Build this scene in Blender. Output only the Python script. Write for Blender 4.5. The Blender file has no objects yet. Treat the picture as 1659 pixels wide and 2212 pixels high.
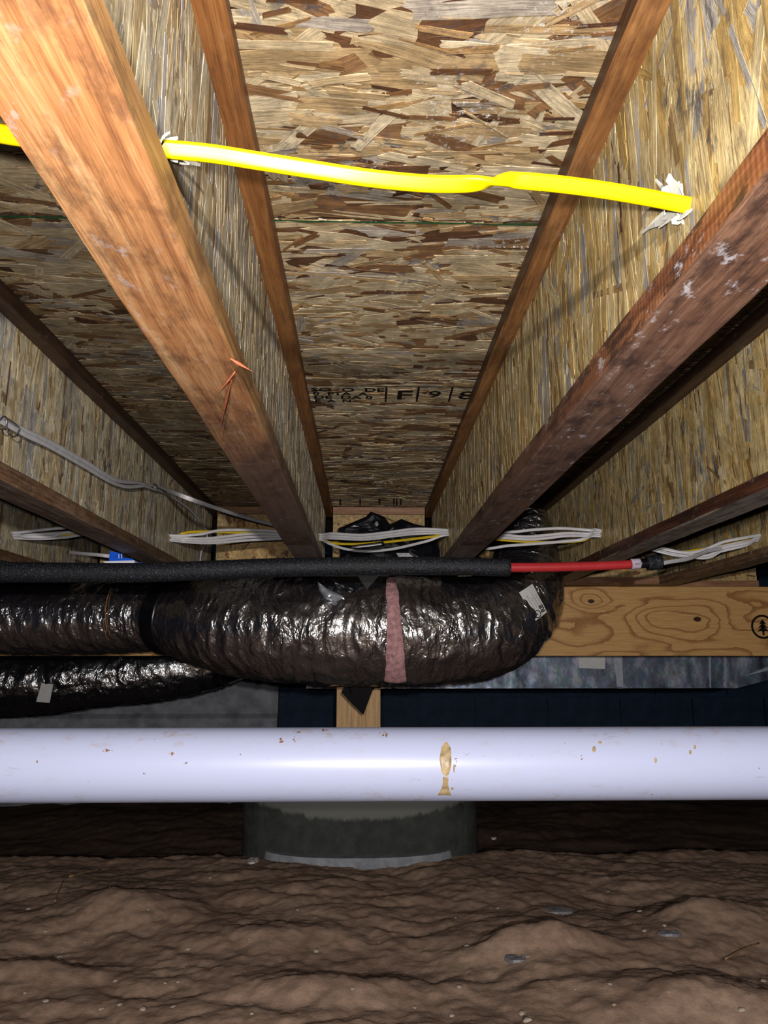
import bpy, math, random
import numpy as np
from mathutils import Vector, Matrix, noise as mnoise

# ------------------------------------------------------------------ units: inches, camera lens at (0,0,0), soil 25 in below it
I = 0.0254
H0 = 25.0
scn = bpy.context.scene
COL = scn.collection
PI = math.pi

# ------------------------------------------------------------------ camera
FPX = 1661.0
YAW = math.atan(42.5 / FPX)
PITCH = math.atan(324.0 / FPX)
cam_d = bpy.data.cameras.new('camera')
cam_d.sensor_fit = 'HORIZONTAL'
cam_d.sensor_width = 36.0
cam_d.lens = FPX / 1659.0 * 36.0
cam_d.clip_start = 0.02
cam = bpy.data.objects.new('camera', cam_d)
cam.rotation_mode = 'XYZ'
cam.rotation_euler = (PI / 2 + PITCH, 0, -YAW)
cam.location = (0, 0, H0 * I)
COL.objects.link(cam)
scn.camera = cam

# ------------------------------------------------------------------ world, lamps, exposure
w = bpy.data.worlds.new('world')
scn.world = w
w.use_nodes = True
w.node_tree.nodes['Background'].inputs[0].default_value = (0.35, 0.6, 1.0, 1)
w.node_tree.nodes['Background'].inputs[1].default_value = 0.004

def lamp(name, loc, watts, radius, color):
    d = bpy.data.lights.new(name, 'POINT')
    d.energy = watts
    d.shadow_soft_size = radius * I
    d.color = color
    o = bpy.data.objects.new(name, d)
    o.location = (loc[0] * I, loc[1] * I, (loc[2] + H0) * I)
    COL.objects.link(o)
    return o

lamp('phone_flash', (-1.0, -0.5, 1.0), 31.0, 0.35, (1.0, 0.97, 0.97))      # the phone's own flash beside the lens
lamp('work_light', (2.5, -24.0, 3.5), 112.0, 0.6, (1.0, 0.97, 0.95))     # a work light behind the photographer
vs = scn.view_settings
vs.view_transform = 'Standard'
vs.look = 'None'
vs.exposure = 0.0
vs.gamma = 1.0
vs.use_curve_mapping = False
scn.cycles.diffuse_bounces = 0

# ------------------------------------------------------------------ helpers: geometry
_cr, _sr = math.cos(YAW), math.sin(YAW)
_cp, _sp = math.cos(PITCH), math.sin(PITCH)
_R = np.array([_cr, -_sr, 0.0]); _F = np.array([_sr * _cp, _cr * _cp, _sp]); _U = np.array([-_sr * _sp, -_cr * _sp, _cp])

def ray(px, py):
    return _F + _R * ((px - 829.5) / FPX) + _U * ((1106.0 - py) / FPX)
def atY(px, py, Y):
    d = ray(px, py); return d * (Y / d[1])
def atX(px, py, X):
    d = ray(px, py); return d * (X / d[0])
def atZ(px, py, Z):
    d = ray(px, py); return d * (Z / d[2])

def s2l(c):
    out = []
    for v in c:
        v /= 255.0
        out.append(v / 12.92 if v <= 0.04045 else ((v + 0.055) / 1.055) ** 2.4)
    return tuple(out)

def link_mesh(name, me, mat, root=None, base=(0, 0, 0), smooth=False):
    o = bpy.data.objects.new(name, me)
    COL.objects.link(o)
    if mat is not None and not me.materials:
        me.materials.append(mat)
    if root is not None:
        o.parent = root
    if smooth:
        me.shade_smooth()
    return o

def mesh(name, verts, faces, mat, root=None, base=None, smooth=False, attrs=None, loc=None):
    """verts in inches (scene frame); base = the inch point that is the object's own origin."""
    v = np.asarray(verts, dtype=float).reshape(-1, 3)
    if base is None:
        base = root['_b'] if root is not None else (v[:, 0].mean(), v[:, 1].mean(), v[:, 2].min())
    b = np.array(base, dtype=float)
    me = bpy.data.meshes.new(name)
    me.from_pydata(((v - b) * I).tolist(), [], faces)
    me.update()
    if attrs:
        for an, typ, data in attrs:
            a = me.attributes.new(an, typ, 'POINT')
            key = 'color' if typ == 'FLOAT_COLOR' else 'vector'
            a.data.foreach_set(key, np.asarray(data, dtype=np.float32).ravel())
    o = link_mesh(name, me, mat, root, smooth=smooth)
    if root is None:
        o.location = (b[0] * I, b[1] * I, (b[2] + H0) * I)
    else:
        rb = np.array(root['_b'])
        dl = b - rb
        o.location = tuple(dl * I)
    o['_b'] = list(map(float, b))
    return o

def empty(name, base):
    o = bpy.data.objects.new(name, None)
    o.empty_display_size = 0.05
    o.location = (base[0] * I, base[1] * I, (base[2] + H0) * I)
    o['_b'] = list(map(float, base))
    COL.objects.link(o)
    return o

def tag(o, label=None, cat=None, group=None, kind=None):
    if label: o['label'] = label
    if cat: o['category'] = cat
    if group: o['group'] = group
    if kind: o['kind'] = kind
    return o

def box(x0, x1, y0, y1, z0, z1):
    v = [(x0, y0, z0), (x1, y0, z0), (x1, y1, z0), (x0, y1, z0), (x0, y0, z1), (x1, y0, z1), (x1, y1, z1), (x0, y1, z1)]
    f = [(0, 3, 2, 1), (4, 5, 6, 7), (0, 1, 5, 4), (1, 2, 6, 5), (2, 3, 7, 6), (3, 0, 4, 7)]
    return v, f

def join(*parts):
    V, F = [], []
    for v, f in parts:
        o = len(V)
        V += [tuple(p) for p in v]
        F += [tuple(i + o for i in q) for q in f]
    return V, F

def prism(x0, x1, z0, z1, a0, a1, axis='Y', ch=0.08, seg=30, wob=0.0, seed=0):
    """bevelled bar along Y (x,z section) or along X (y,z section)."""
    sec = [(x0 + ch, z0), (x1 - ch, z0), (x1, z0 + ch), (x1, z1 - ch), (x1 - ch, z1), (x0 + ch, z1), (x0, z1 - ch), (x0, z0 + ch)]
    if axis == 'X': sec = sec[::-1]
    V, F = [], []
    n = len(sec)
    for i in range(seg + 1):
        t = a0 + (a1 - a0) * i / seg
        for k, (a, c) in enumerate(sec):
            da = wob * mnoise.noise((t * 0.11, k * 3.1, seed)) if wob else 0
            dc = wob * mnoise.noise((t * 0.13, k * 3.1 + 7, seed + 3)) if wob else 0
            V.append((a + da, t, c + dc) if axis == 'Y' else (t, a + da, c + dc))
    for i in range(seg):
        for k in range(n):
            k2 = (k + 1) % n
            F.append((i * n + k, (i + 1) * n + k, (i + 1) * n + k2, i * n + k2))
    F.append(tuple(range(n)))
    F.append(tuple(reversed([seg * n + k for k in range(n)])))
    return V, F

def spline(pts, n):
    P = [np.array(p, dtype=float) for p in pts]
    P = [2 * P[0] - P[1]] + P + [2 * P[-1] - P[-2]]
    out = []
    m = len(P) - 3
    for i in range(n + 1):
        t = i / n * m
        k = min(int(t), m - 1)
        u = t - k
        a, b, c, d = P[k:k + 4]
        out.append(0.5 * (2 * b + (c - a) * u + (2 * a - 5 * b + 4 * c - d) * u * u + (3 * b - a - 3 * c + d) * u ** 3))
    return np.array(out)

def frames(P, up, fixed=False):
    n = len(P)
    T = np.gradient(P, axis=0)
    T /= np.linalg.norm(T, axis=1)[:, None]
    u = np.array(up, dtype=float)
    A, B = [], []
    for i in range(n):
        if fixed: u = np.array(up, dtype=float)
        u = u - T[i] * np.dot(u, T[i])
        u /= np.linalg.norm(u)
        A.append(u.copy())
        B.append(np.cross(T[i], u))
    return T, np.array(A), np.array(B)

def sweep(pts, n, prof, up=(0, 0, 1), scale=None, roll=None, caps=True, rfun=None, fixed=False):
    """prof: list of (along up, along side). returns verts, faces"""
    P = spline(pts, n) if n else np.array(pts, dtype=float)
    T, A, B = frames(P, up, fixed)
    m = len(prof)
    V, F = [], []
    for i in range(len(P)):
        s = scale(i / (len(P) - 1)) if scale else 1.0
        r = roll(i / (len(P) - 1)) if roll else 0.0
        c, q = math.cos(r), math.sin(r)
        a = A[i] * c + B[i] * q
        b = B[i] * c - A[i] * q
        for k, (x, y) in enumerate(prof):
            ss = s * (rfun(i, k, P[i] + a * x * s + b * y * s) if rfun else 1.0)
            V.append(P[i] + a * x * ss + b * y * ss)
    for i in range(len(P) - 1):
        for k in range(m):
            k2 = (k + 1) % m
            F.append((i * m + k, i * m + k2, (i + 1) * m + k2, (i + 1) * m + k))
    if caps:
        F.append(tuple(reversed(range(m))))
        F.append(tuple((len(P) - 1) * m + k for k in range(m)))
    return V, F

def ring(rx, ry=None, n=16):
    ry = rx if ry is None else ry
    return [(rx * math.cos(2 * PI * k / n), ry * math.sin(2 * PI * k / n)) for k in range(n)]
def flat_prof(w_, t_, n=6):
    """rounded flat cable: w_ wide along up, t_ thick"""
    r = t_ / 2; h = w_ / 2 - r
    out = []
    for k in range(n + 1):
        a = -PI / 2 + PI * k / n
        out.append((h + r * math.cos(a), r * math.sin(a)))
    for k in range(n + 1):
        a = PI / 2 + PI * k / n
        out.append((-h + r * math.cos(a), r * math.sin(a)))
    return out

# ------------------------------------------------------------------ helpers: materials
class M:
    def __init__(s, name):
        s.m = bpy.data.materials.new(name); s.m.use_nodes = True
        s.t = s.m.node_tree; s.n = s.t.nodes; s.b = s.n['Principled BSDF']
        s._obj = None
    def new(s, typ, **kw):
        x = s.n.new(typ)
        for k, v in kw.items(): setattr(x, k, v)
        return x
    def put(s, sock, v):
        if hasattr(v, 'is_output') or hasattr(v, 'links'): s.t.links.new(v, sock)
        elif isinstance(v, (tuple, list)):
            sock.default_value = tuple(v) + ((1.0,) if len(v) == 3 and len(sock.default_value) == 4 else ())
        else: sock.default_value = v
    def inch(s):
        if s._obj is None:
            tc = s.new('ShaderNodeTexCoord')
            s._obj = s.vm('SCALE', tc.outputs['Object'], scale=1 / I)
        return s._obj
    def vm(s, op, a, b=None, scale=None):
        x = s.new('ShaderNodeVectorMath', operation=op)
        s.put(x.inputs[0], a)
        if b is not None: s.put(x.inputs[1], b)
        if scale is not None: s.put(x.inputs['Scale'], scale)
        return x.outputs['Value'] if op in ('LENGTH', 'DISTANCE', 'DOT_PRODUCT') else x.outputs[0]
    def ma(s, op, a, b=0.0, c=None, clamp=False):
        x = s.new('ShaderNodeMath', operation=op, use_clamp=clamp)
        s.put(x.inputs[0], a); s.put(x.inputs[1], b)
        if c is not None: s.put(x.inputs[2], c)
        return x.outputs[0]
    def noise(s, vec, scale=1.0, detail=3.0, rough=0.55, dist=0.0):
        x = s.new('ShaderNodeTexNoise')
        s.put(x.inputs['Vector'], vec); x.inputs['Scale'].default_value = scale
        x.inputs['Detail'].default_value = detail; x.inputs['Roughness'].default_value = rough
        x.inputs['Distortion'].default_value = dist
        return x.outputs['Fac']
    def voro(s, vec, scale=1.0, feature='F1', out='Distance'):
        x = s.new('ShaderNodeTexVoronoi', feature=feature)
        s.put(x.inputs['Vector'], vec); x.inputs['Scale'].default_value = scale
        return x.outputs[out]
    def ss(s, v, lo, hi, a=0.0, b=1.0):
        x = s.new('ShaderNodeMapRange', interpolation_type='SMOOTHSTEP')
        s.put(x.inputs[0], v)
        x.inputs[1].default_value, x.inputs[2].default_value = lo, hi
        x.inputs[3].default_value, x.inputs[4].default_value = a, b
        return x.outputs[0]
    def mix(s, f, a, b, mode='MIX'):
        x = s.new('ShaderNodeMix', data_type='RGBA', blend_type=mode)
        s.put(x.inputs[0], f); s.put(x.inputs[6], a); s.put(x.inputs[7], b)
        return x.outputs[2]
    def ramp(s, v, stops):
        x = s.new('ShaderNodeValToRGB')
        s.put(x.inputs[0], v)
        e = x.color_ramp.elements
        while len(e) < len(stops): e.new(0.5)
        for q, (p, c) in zip(e, stops):
            q.position = p; q.color = tuple(c) + (1.0,)
        return x.outputs[0]
    def sep(s, v):
        x = s.new('ShaderNodeSeparateXYZ'); s.put(x.inputs[0], v); return x.outputs
    def comb(s, a, b, c):
        x = s.new('ShaderNodeCombineXYZ')
        for i, q in enumerate((a, b, c)): s.put(x.inputs[i], q)
        return x.outputs[0]
    def bump(s, h, strength=0.3, dist=0.02):
        x = s.new('ShaderNodeBump')
        s.put(x.inputs['Height'], h); x.inputs['Strength'].default_value = strength
        x.inputs['Distance'].default_value = dist * I
        s.t.links.new(x.outputs[0], s.b.inputs['Normal'])
    def out(s, col=None, rough=0.6, metal=0.0, spec=0.4, **kw):
        if col is not None: s.put(s.b.inputs['Base Color'], col)
        s.put(s.b.inputs['Roughness'], rough); s.put(s.b.inputs['Metallic'], metal)
        s.put(s.b.inputs['Specular IOR Level'], spec)
        for k, v in kw.items(): s.put(s.b.inputs[k.replace('_', ' ')], v)
        return s.m

def plain(name, rgb, rough=0.5, metal=0.0, spec=0.4, var=0.15, scale=1.5, bump=0.0, bscale=20, **kw):
    m = M(name)
    n = m.noise(m.inch(), scale, 4)
    c = s2l(rgb)
    d = tuple(x * (1 - var * 2) for x in c)
    e = tuple(min(1, x * (1 + var)) for x in c)
    col = m.ramp(n, [(0.3, d), (0.7, e)])
    if bump: m.bump(m.noise(m.inch(), bscale, 3), bump, 0.05)
    return m.out(col, rough, metal, spec, **kw)

def strand_material(name, mold=0.25, frost=0.0, gloss=0.45):
    """wood flakes: tint per flake, grain along the flake, mould specks and pale bloom"""
    m = M(name)
    at = m.new('ShaderNodeAttribute', attribute_name='tint')
    gr = m.new('ShaderNodeAttribute', attribute_name='grain')
    g = m.vm('MULTIPLY', gr.outputs['Vector'], (0.55, 9.0, 1.0))
    n1 = m.noise(g, 1.0, 4, 0.6)
    n2 = m.noise(m.vm('MULTIPLY', gr.outputs['Vector'], (1.8, 38.0, 1.0)), 1.0, 2, 0.5)
    k = m.ma('ADD', m.ma('MULTIPLY', n1, 1.15), m.ma('MULTIPLY', n2, 0.7))
    k = m.ss(k, 0.5, 1.3, 0.42, 1.36)
    fib = m.ss(m.noise(m.vm('MULTIPLY', gr.outputs['Vector'], (0.9, 16.0, 1.0)), 1.0, 5, 0.75), 0.30, 0.46, 0.52, 1.0)
    k = m.ma('MULTIPLY', k, fib)
    col = m.mix(1.0, at.outputs['Color'], m.comb(k, k, k), 'MULTIPLY')
    blot = m.ss(m.noise(m.inch(), 0.45, 6, 0.7), 0.35, 0.68, 0.66, 1.18)
    col = m.mix(1.0, col, m.comb(blot, blot, blot), 'MULTIPLY')
    # mould: clouds of dark grey specks
    cloud = m.ss(m.noise(m.inch(), 0.22, 3, 0.6), 0.52 - mold * 0.2, 0.72, 0, 1)
    speck = m.ss(m.noise(m.vm('MULTIPLY', m.inch(), (1, 1, 0.4)), 1.5, 5, 0.7), 0.5, 0.64, 0, 1)
    col = m.mix(m.ma('MULTIPLY', m.ma('MULTIPLY', cloud, speck), min(1, mold * 2.4)), col, s2l((74, 72, 74)))
    if frost:
        fc = m.ss(m.noise(m.inch(), 0.12, 2), 0.55, 0.66, 0, 1)
        fs = m.ss(m.noise(m.inch(), 4.5, 4, 0.7), 0.55, 0.62, 0, 1)
        col = m.mix(m.ma('MULTIPLY', m.ma('MULTIPLY', fc, fs), frost), col, (0.75, 0.72, 0.68))
    m.bump(n2, 0.35, 0.03)
    return m.out(col, m.ss(n1, 0.3, 0.7, gloss + 0.12, gloss - 0.05), 0, 0.4)

def lumber(name, c_lo, c_mid, c_hi, axis='Y', dark=0.3, white=0.1, saw=0.0, rough=0.5, gscale=1.0, side=None, stain=None):
    m = M(name)
    p = m.inch()
    sc = {'Y': (2.6, 0.07, 2.6), 'X': (0.07, 2.6, 2.6), 'Z': (2.6, 2.6, 0.07)}[axis]
    warp = m.vm('ADD', m.vm('MULTIPLY', p, tuple(v * gscale for v in sc)), m.vm('SCALE', m.comb(m.noise(p, 0.12, 2), 0.0, m.noise(p, 0.09, 2)), scale=2.2))
    g1 = m.noise(warp, 1.0, 4, 0.6)
    g2 = m.noise(m.vm('MULTIPLY', p, tuple(v * 6 for v in sc)), 1.0, 3, 0.5)
    g = m.ma('ADD', m.ma('MULTIPLY', g1, 0.8), m.ma('MULTIPLY', g2, 0.25))
    col = m.ramp(g, [(0.34, s2l(c_lo)), (0.52, s2l(c_mid)), (0.68, s2l(c_hi))])
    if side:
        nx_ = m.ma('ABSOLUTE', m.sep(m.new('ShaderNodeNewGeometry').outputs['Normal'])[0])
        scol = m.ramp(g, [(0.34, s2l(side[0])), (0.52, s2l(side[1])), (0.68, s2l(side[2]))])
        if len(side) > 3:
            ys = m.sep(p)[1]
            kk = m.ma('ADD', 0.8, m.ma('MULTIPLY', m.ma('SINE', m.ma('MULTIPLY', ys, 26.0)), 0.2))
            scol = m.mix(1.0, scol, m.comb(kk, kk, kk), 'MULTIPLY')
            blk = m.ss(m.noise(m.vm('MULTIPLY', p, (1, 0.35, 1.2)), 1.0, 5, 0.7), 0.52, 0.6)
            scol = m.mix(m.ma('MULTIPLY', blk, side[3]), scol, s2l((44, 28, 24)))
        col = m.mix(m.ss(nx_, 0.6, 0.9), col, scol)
    if stain:
        sy = m.ma('ADD', m.sep(p)[1], m.ma('MULTIPLY', m.noise(m.vm('MULTIPLY', p, (1.0, 0.3, 1.0)), 0.7, 5, 0.65), stain[2]))
        sm = m.ss(sy, stain[0], stain[1], 0, stain[3])
        col = m.mix(sm, col, m.mix(g1, s2l((74, 58, 50)), s2l((134, 110, 96))))
    b = m.noise(m.vm('MULTIPLY', p, (1.2, 0.55, 1.2)), 0.62, 6, 0.7)
    dk = m.ma('MULTIPLY', m.ss(b, 0.46, 0.64), dark)
    pore = m.ss(m.noise(m.vm('MULTIPLY', p, tuple(v * 9 for v in sc)), 1.0, 3, 0.6), 0.36, 0.5, 0.72, 1.0)
    col = m.mix(1.0, col, m.comb(pore, pore, pore), 'MULTIPLY')
    col = m.mix(dk, col, s2l((50, 36, 32)))
    if white:
        wc = m.ss(m.noise(p, 0.22, 3), 0.42, 0.6)
        ws = m.ss(m.noise(m.vm('MULTIPLY', p, (1.0, 0.6, 1.0)), 1.5, 5, 0.72), 0.56, 0.66)
        col = m.mix(m.ma('MULTIPLY', m.ma('MULTIPLY', wc, ws), white), col, s2l((205, 195, 195)))
    if saw:
        ys = m.sep(p)[1]
        wv = m.ma('SINE', m.ma('MULTIPLY', ys, 22.0))
        k = m.ma('ADD', 1 - saw * 0.5, m.ma('MULTIPLY', wv, saw * 0.5))
        col = m.mix(1.0, col, m.comb(k, k, k), 'MULTIPLY')
    m.bump(g2, 0.3, 0.03)
    return m.out(col, rough, 0, 0.35)

# ------------------------------------------------------------------ materials
MAT = {}
MAT['strand_ceiling'] = strand_material('floor_deck_strands', 0.42, 0.6)
MAT['strand_web'] = strand_material('joist_web_strands', 0.6, 0.0, 0.42)
MAT['web_core'] = plain('joist_web_core', (196, 168, 120), 0.8, var=0.25, scale=2)
MAT['osb_core'] = plain('strand_board_core', (78, 54, 32), 0.8, var=0.3, scale=3, bump=0.3)
MAT['flange_near'] = lumber('flange_orange', (132, 84, 50), (184, 126, 78), (212, 164, 114), dark=0.5, white=0.35, side=((136, 92, 50), (178, 130, 78), (206, 162, 106)), stain=(-14, 0, 14, 0.9))
MAT['flange_red'] = lumber('flange_red', (84, 58, 44), (128, 90, 68), (164, 124, 98), dark=0.8, white=0.95, side=((118, 66, 40), (164, 100, 62), (192, 130, 86), 0.8), stain=(-26, 2, 14, 0.7))
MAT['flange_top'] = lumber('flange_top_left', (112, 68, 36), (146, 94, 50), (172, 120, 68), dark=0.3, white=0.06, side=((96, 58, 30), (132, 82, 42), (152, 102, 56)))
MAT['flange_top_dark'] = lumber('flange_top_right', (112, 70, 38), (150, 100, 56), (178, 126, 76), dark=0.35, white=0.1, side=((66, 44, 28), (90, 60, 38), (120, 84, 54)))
MAT['flange_dark'] = lumber('flange_dark', (82, 66, 56), (122, 102, 88), (172, 148, 126), dark=0.5, white=0.45, side=((84, 58, 40), (124, 92, 66), (160, 126, 96)))
MAT['flange_umber'] = lumber('flange_umber', (52, 36, 28), (74, 52, 38), (100, 74, 54), dark=0.4, white=0.15)
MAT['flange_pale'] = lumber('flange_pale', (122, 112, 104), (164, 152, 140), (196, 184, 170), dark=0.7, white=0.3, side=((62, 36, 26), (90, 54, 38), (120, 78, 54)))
MAT['flange_ribbed'] = lumber('flange_ribbed', (120, 58, 30), (166, 92, 48), (196, 122, 72), dark=0.5, white=0.2, saw=0.45)
MAT['block_flange'] = lumber('blocking_flange', (120, 82, 58), (158, 112, 80), (184, 140, 104), axis='X', dark=0.12, white=0.03)
MAT['post_wood'] = lumber('post_wood', (176, 128, 74), (205, 160, 100), (222, 182, 124), axis='Z', dark=0.05, white=0.0)
MAT['splinter'] = plain('splinter_wood', (176, 96, 62), 0.6, var=0.2, scale=4)
MAT['chip'] = plain('fresh_wood_chip', (255, 246, 226), 0.6, var=0.06, scale=3)
MAT['pier_hole'] = plain('hole_dark', (28, 20, 14), 0.9)

def beam_material():
    m = M('beam_veneer')
    p = m.inch()
    x, y, z = m.sep(p)
    field = m.ma('MULTIPLY', m.noise(m.vm('MULTIPLY', p, (0.055, 0.3, 0.20)), 1.0, 2, 0.45, 0.5), 6.5)
    dark = 0.0
    for kx, kz, s_, r_ in ((1.2, 7.6, 1.5, 0.42), (16.2, 5.1, 2.6, 0.5), (29.4, 6.4, 1.2, 0.36), (30.6, 1.7, 1.7, 0.75), (10.2, 5.2, 2.2, 0.0)):
        d = m.vm('LENGTH', m.comb(m.ma('MULTIPLY', m.ma('SUBTRACT', x, kx), 0.62), 0.0, m.ma('SUBTRACT', z, kz)))
        field = m.ma('ADD', field, m.ma('MULTIPLY', m.ma('EXPONENT', m.ma('MULTIPLY', m.ma('POWER', m.ma('DIVIDE', d, s_), 2.0), -1.0)), 2.6))
        if r_:
            kd = m.ss(d, r_ * 0.55, r_ * 0.85, 1, 0)
            dark = kd if dark == 0.0 else m.ma('MAXIMUM', dark, kd)
    field = m.ma('ADD', field, m.ma('MULTIPLY', m.noise(p, 1.8, 3), 0.22))
    fr = m.ma('FRACT', field)
    band = m.ss(fr, 0.62, 0.96, 0, 1)
    band = m.ma('MULTIPLY', band, m.ss(fr, 0.965, 1.0, 1, 0))
    fine = m.noise(m.vm('MULTIPLY', p, (0.4, 1, 9.0)), 1.0, 3)
    base = m.ramp(fine, [(0.3, s2l((196, 146, 88))), (0.7, s2l((220, 174, 112)))])
    col = m.mix(m.ma('MULTIPLY', band, 0.8), base, s2l((144, 94, 48)))
    col = m.mix(dark, col, s2l((66, 36, 26)))
    m.bump(fine, 0.15, 0.02)
    return m.out(col, 0.5, 0, 0.3)
MAT['beam'] = beam_material()

def foil_material(name, base, k=1.0, metal=0.0):
    """thin crinkled film; uv attribute 'grain' = (inches along the duct, inches round it)"""
    m = M(name)
    gr = m.new('ShaderNodeAttribute', attribute_name='grain').outputs['Vector']
    p = m.inch()
    wv = m.comb(m.noise(p, 0.5, 3), m.noise(m.vm('ADD', p, (9, 2, 4)), 0.5, 3), 0.0)
    q = m.vm('ADD', gr, m.vm('SCALE', m.vm('SUBTRACT', wv, (0.5, 0.5, 0.0)), scale=2.2))
    def facet(sx, sy, off):
        x = m.new('ShaderNodeTexVoronoi', feature='F1', distance='MANHATTAN')
        m.put(x.inputs['Vector'], m.vm('ADD', m.vm('MULTIPLY', q, (sx, sy, 1.0)), (off, off, 0))); x.inputs['Scale'].default_value = 1.0
        return x.outputs['Distance']
    a = m.noise(m.vm('MULTIPLY', q, (0.8, 0.2, 1.0)), 1.0, 3, 0.6)
    r1 = m.ma('ABSOLUTE', m.ma('SUBTRACT', a, 0.5))
    amt = m.ss(m.noise(p, 0.16, 2), 0.35, 0.65, 0.45, 1.0)
    h = m.ma('ADD', m.ma('MULTIPLY', facet(0.55, 0.2, 0), 0.55), m.ma('ADD', m.ma('MULTIPLY', facet(1.5, 0.5, 3.3), 0.24), m.ma('MULTIPLY', facet(4.0, 1.6, 7.1), 0.07)))
    h = m.ma('MULTIPLY', amt, m.ma('ADD', h, m.ma('MULTIPLY', r1, -0.9)))
    m.bump(h, 1.0, 0.42 * k)
    return m.out(s2l(base), 0.27, metal, 1.0, IOR=2.3, Coat_Weight=0.5, Coat_Roughness=0.12)
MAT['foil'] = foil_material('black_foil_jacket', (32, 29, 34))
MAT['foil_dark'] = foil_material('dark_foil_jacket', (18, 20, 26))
MAT['foil_bright'] = plain('silver_foil', (205, 210, 220), 0.3, 0.6, 0.5, bump=1.0, bscale=1.2)
MAT['film'] = plain('black_plastic_film', (14, 16, 22), 0.32, 0, 0.5, var=0.1, bump=0.2, bscale=3)
MAT['tape'] = plain('black_tape', (12, 13, 17), 0.3, 0, 0.5, var=0.1)
def foam_material():
    m = M('black_pipe_foam')
    n = m.noise(m.inch(), 7.0, 3, 0.7)
    col = m.ramp(n, [(0.42, s2l((10, 11, 13))), (0.56, s2l((30, 32, 38))), (0.68, s2l((86, 90, 102)))])
    m.bump(n, 0.8, 0.06)
    return m.out(col, 0.6, 0, 0.35)
MAT['foam'] = foam_material()
MAT['pex'] = plain('red_plastic_pipe', (196, 52, 56), 0.35, 0, 0.45, var=0.06)
MAT['insulation'] = plain('pink_insulation', (200, 150, 150), 0.9, 0, 0.1, var=0.22, scale=2.2, bump=0.8, bscale=5)
MAT['cable_white'] = plain('white_cable_jacket', (212, 208, 208), 0.4, 0, 0.45, var=0.05)
MAT['cable_grey'] = plain('greyish_cable_jacket', (214, 210, 210), 0.42, 0, 0.45, var=0.08)
MAT['cable_yellow'] = plain('yellow_cable_jacket', (250, 214, 0), 0.35, 0, 0.45, var=0.03)
MAT['cable_yellow_old'] = plain('yellow_cable_jacket_far', (226, 190, 40), 0.4, 0, 0.4, var=0.05)
MAT['ink'] = plain('black_ink', (20, 17, 14), 0.7, 0, 0.2, var=0.2, scale=6)
MAT['ink_soft'] = plain('faded_ink', (120, 120, 124), 0.7, 0, 0.2)
MAT['ink_yellow'] = plain('faint_cable_print', (150, 128, 0), 0.5, 0, 0.3)
MAT['ink_green'] = plain('green_edge_paint', (46, 92, 52), 0.7, 0, 0.2, var=0.3, scale=2)
MAT['label'] = plain('white_sticker', (214, 210, 206), 0.5, 0, 0.3, var=0.04)
MAT['label_lilac'] = plain('pale_sticker', (214, 196, 214), 0.45, 0, 0.3, var=0.04)
MAT['blue'] = plain('blue_plastic', (10, 92, 226), 0.3, 0, 0.5, var=0.05)
MAT['white_plastic'] = plain('white_plastic', (232, 232, 238), 0.35, 0, 0.5, var=0.03)
MAT['wire'] = plain('steel_wire', (150, 146, 142), 0.35, 0.8)
MAT['wall_shade'] = plain('shaded_block', (28, 48, 72), 0.75, 0, 0.3, var=0.25, scale=0.3, bump=0.3, bscale=4)  # shade of the far wall painted in as near-black blue
MAT['wall_lit'] = plain('lit_wall_concrete', (150, 150, 156), 0.85, 0, 0.2, var=0.2, scale=0.35, bump=0.3, bscale=3)  # paler copy for the lit part of the far wall

def pvc_material():
    m = M('white_drain_pipe')
    p = m.inch()
    st = m.vm('MULTIPLY', p, (0.5, 0.9, 0.9))
    cloud = m.ss(m.noise(m.vm('ADD', st, (3.0, 1.0, 0.0)), 0.33, 3), 0.4, 0.6)
    blot = m.ss(m.noise(st, 1.6, 6, 0.72), 0.5, 0.7)
    z = m.sep(p)[2]
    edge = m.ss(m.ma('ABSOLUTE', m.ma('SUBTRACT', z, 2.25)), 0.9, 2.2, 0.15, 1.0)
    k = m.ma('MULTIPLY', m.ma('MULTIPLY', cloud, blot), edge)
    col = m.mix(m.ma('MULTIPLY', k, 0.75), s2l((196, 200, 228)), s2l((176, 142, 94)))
    sp = m.ss(m.noise(m.vm('ADD', p, (0, 0, 9.0)), 3.6, 3, 0.6), 0.71, 0.75)
    col = m.mix(m.ma('MULTIPLY', sp, 0.7), col, s2l((140, 110, 80)))
    scr = m.ma('MULTIPLY', m.ss(m.noise(m.vm('MULTIPLY', p, (0.6, 9, 9)), 1.0, 2), 0.68, 0.72), m.ss(m.noise(p, 0.12, 1), 0.5, 0.6))
    col = m.mix(m.ma('MULTIPLY', scr, 0.35), col, s2l((150, 150, 160)))
    return m.out(col, 0.36, 0, 0.4)
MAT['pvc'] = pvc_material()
MAT['glue'] = plain('tan_glue_stain', (190, 164, 122), 0.4, 0, 0.4, var=0.25, scale=2.5)
MAT['mud'] = plain('brown_mud_splash', (150, 112, 78), 0.8, 0, 0.2, var=0.2)

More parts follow.
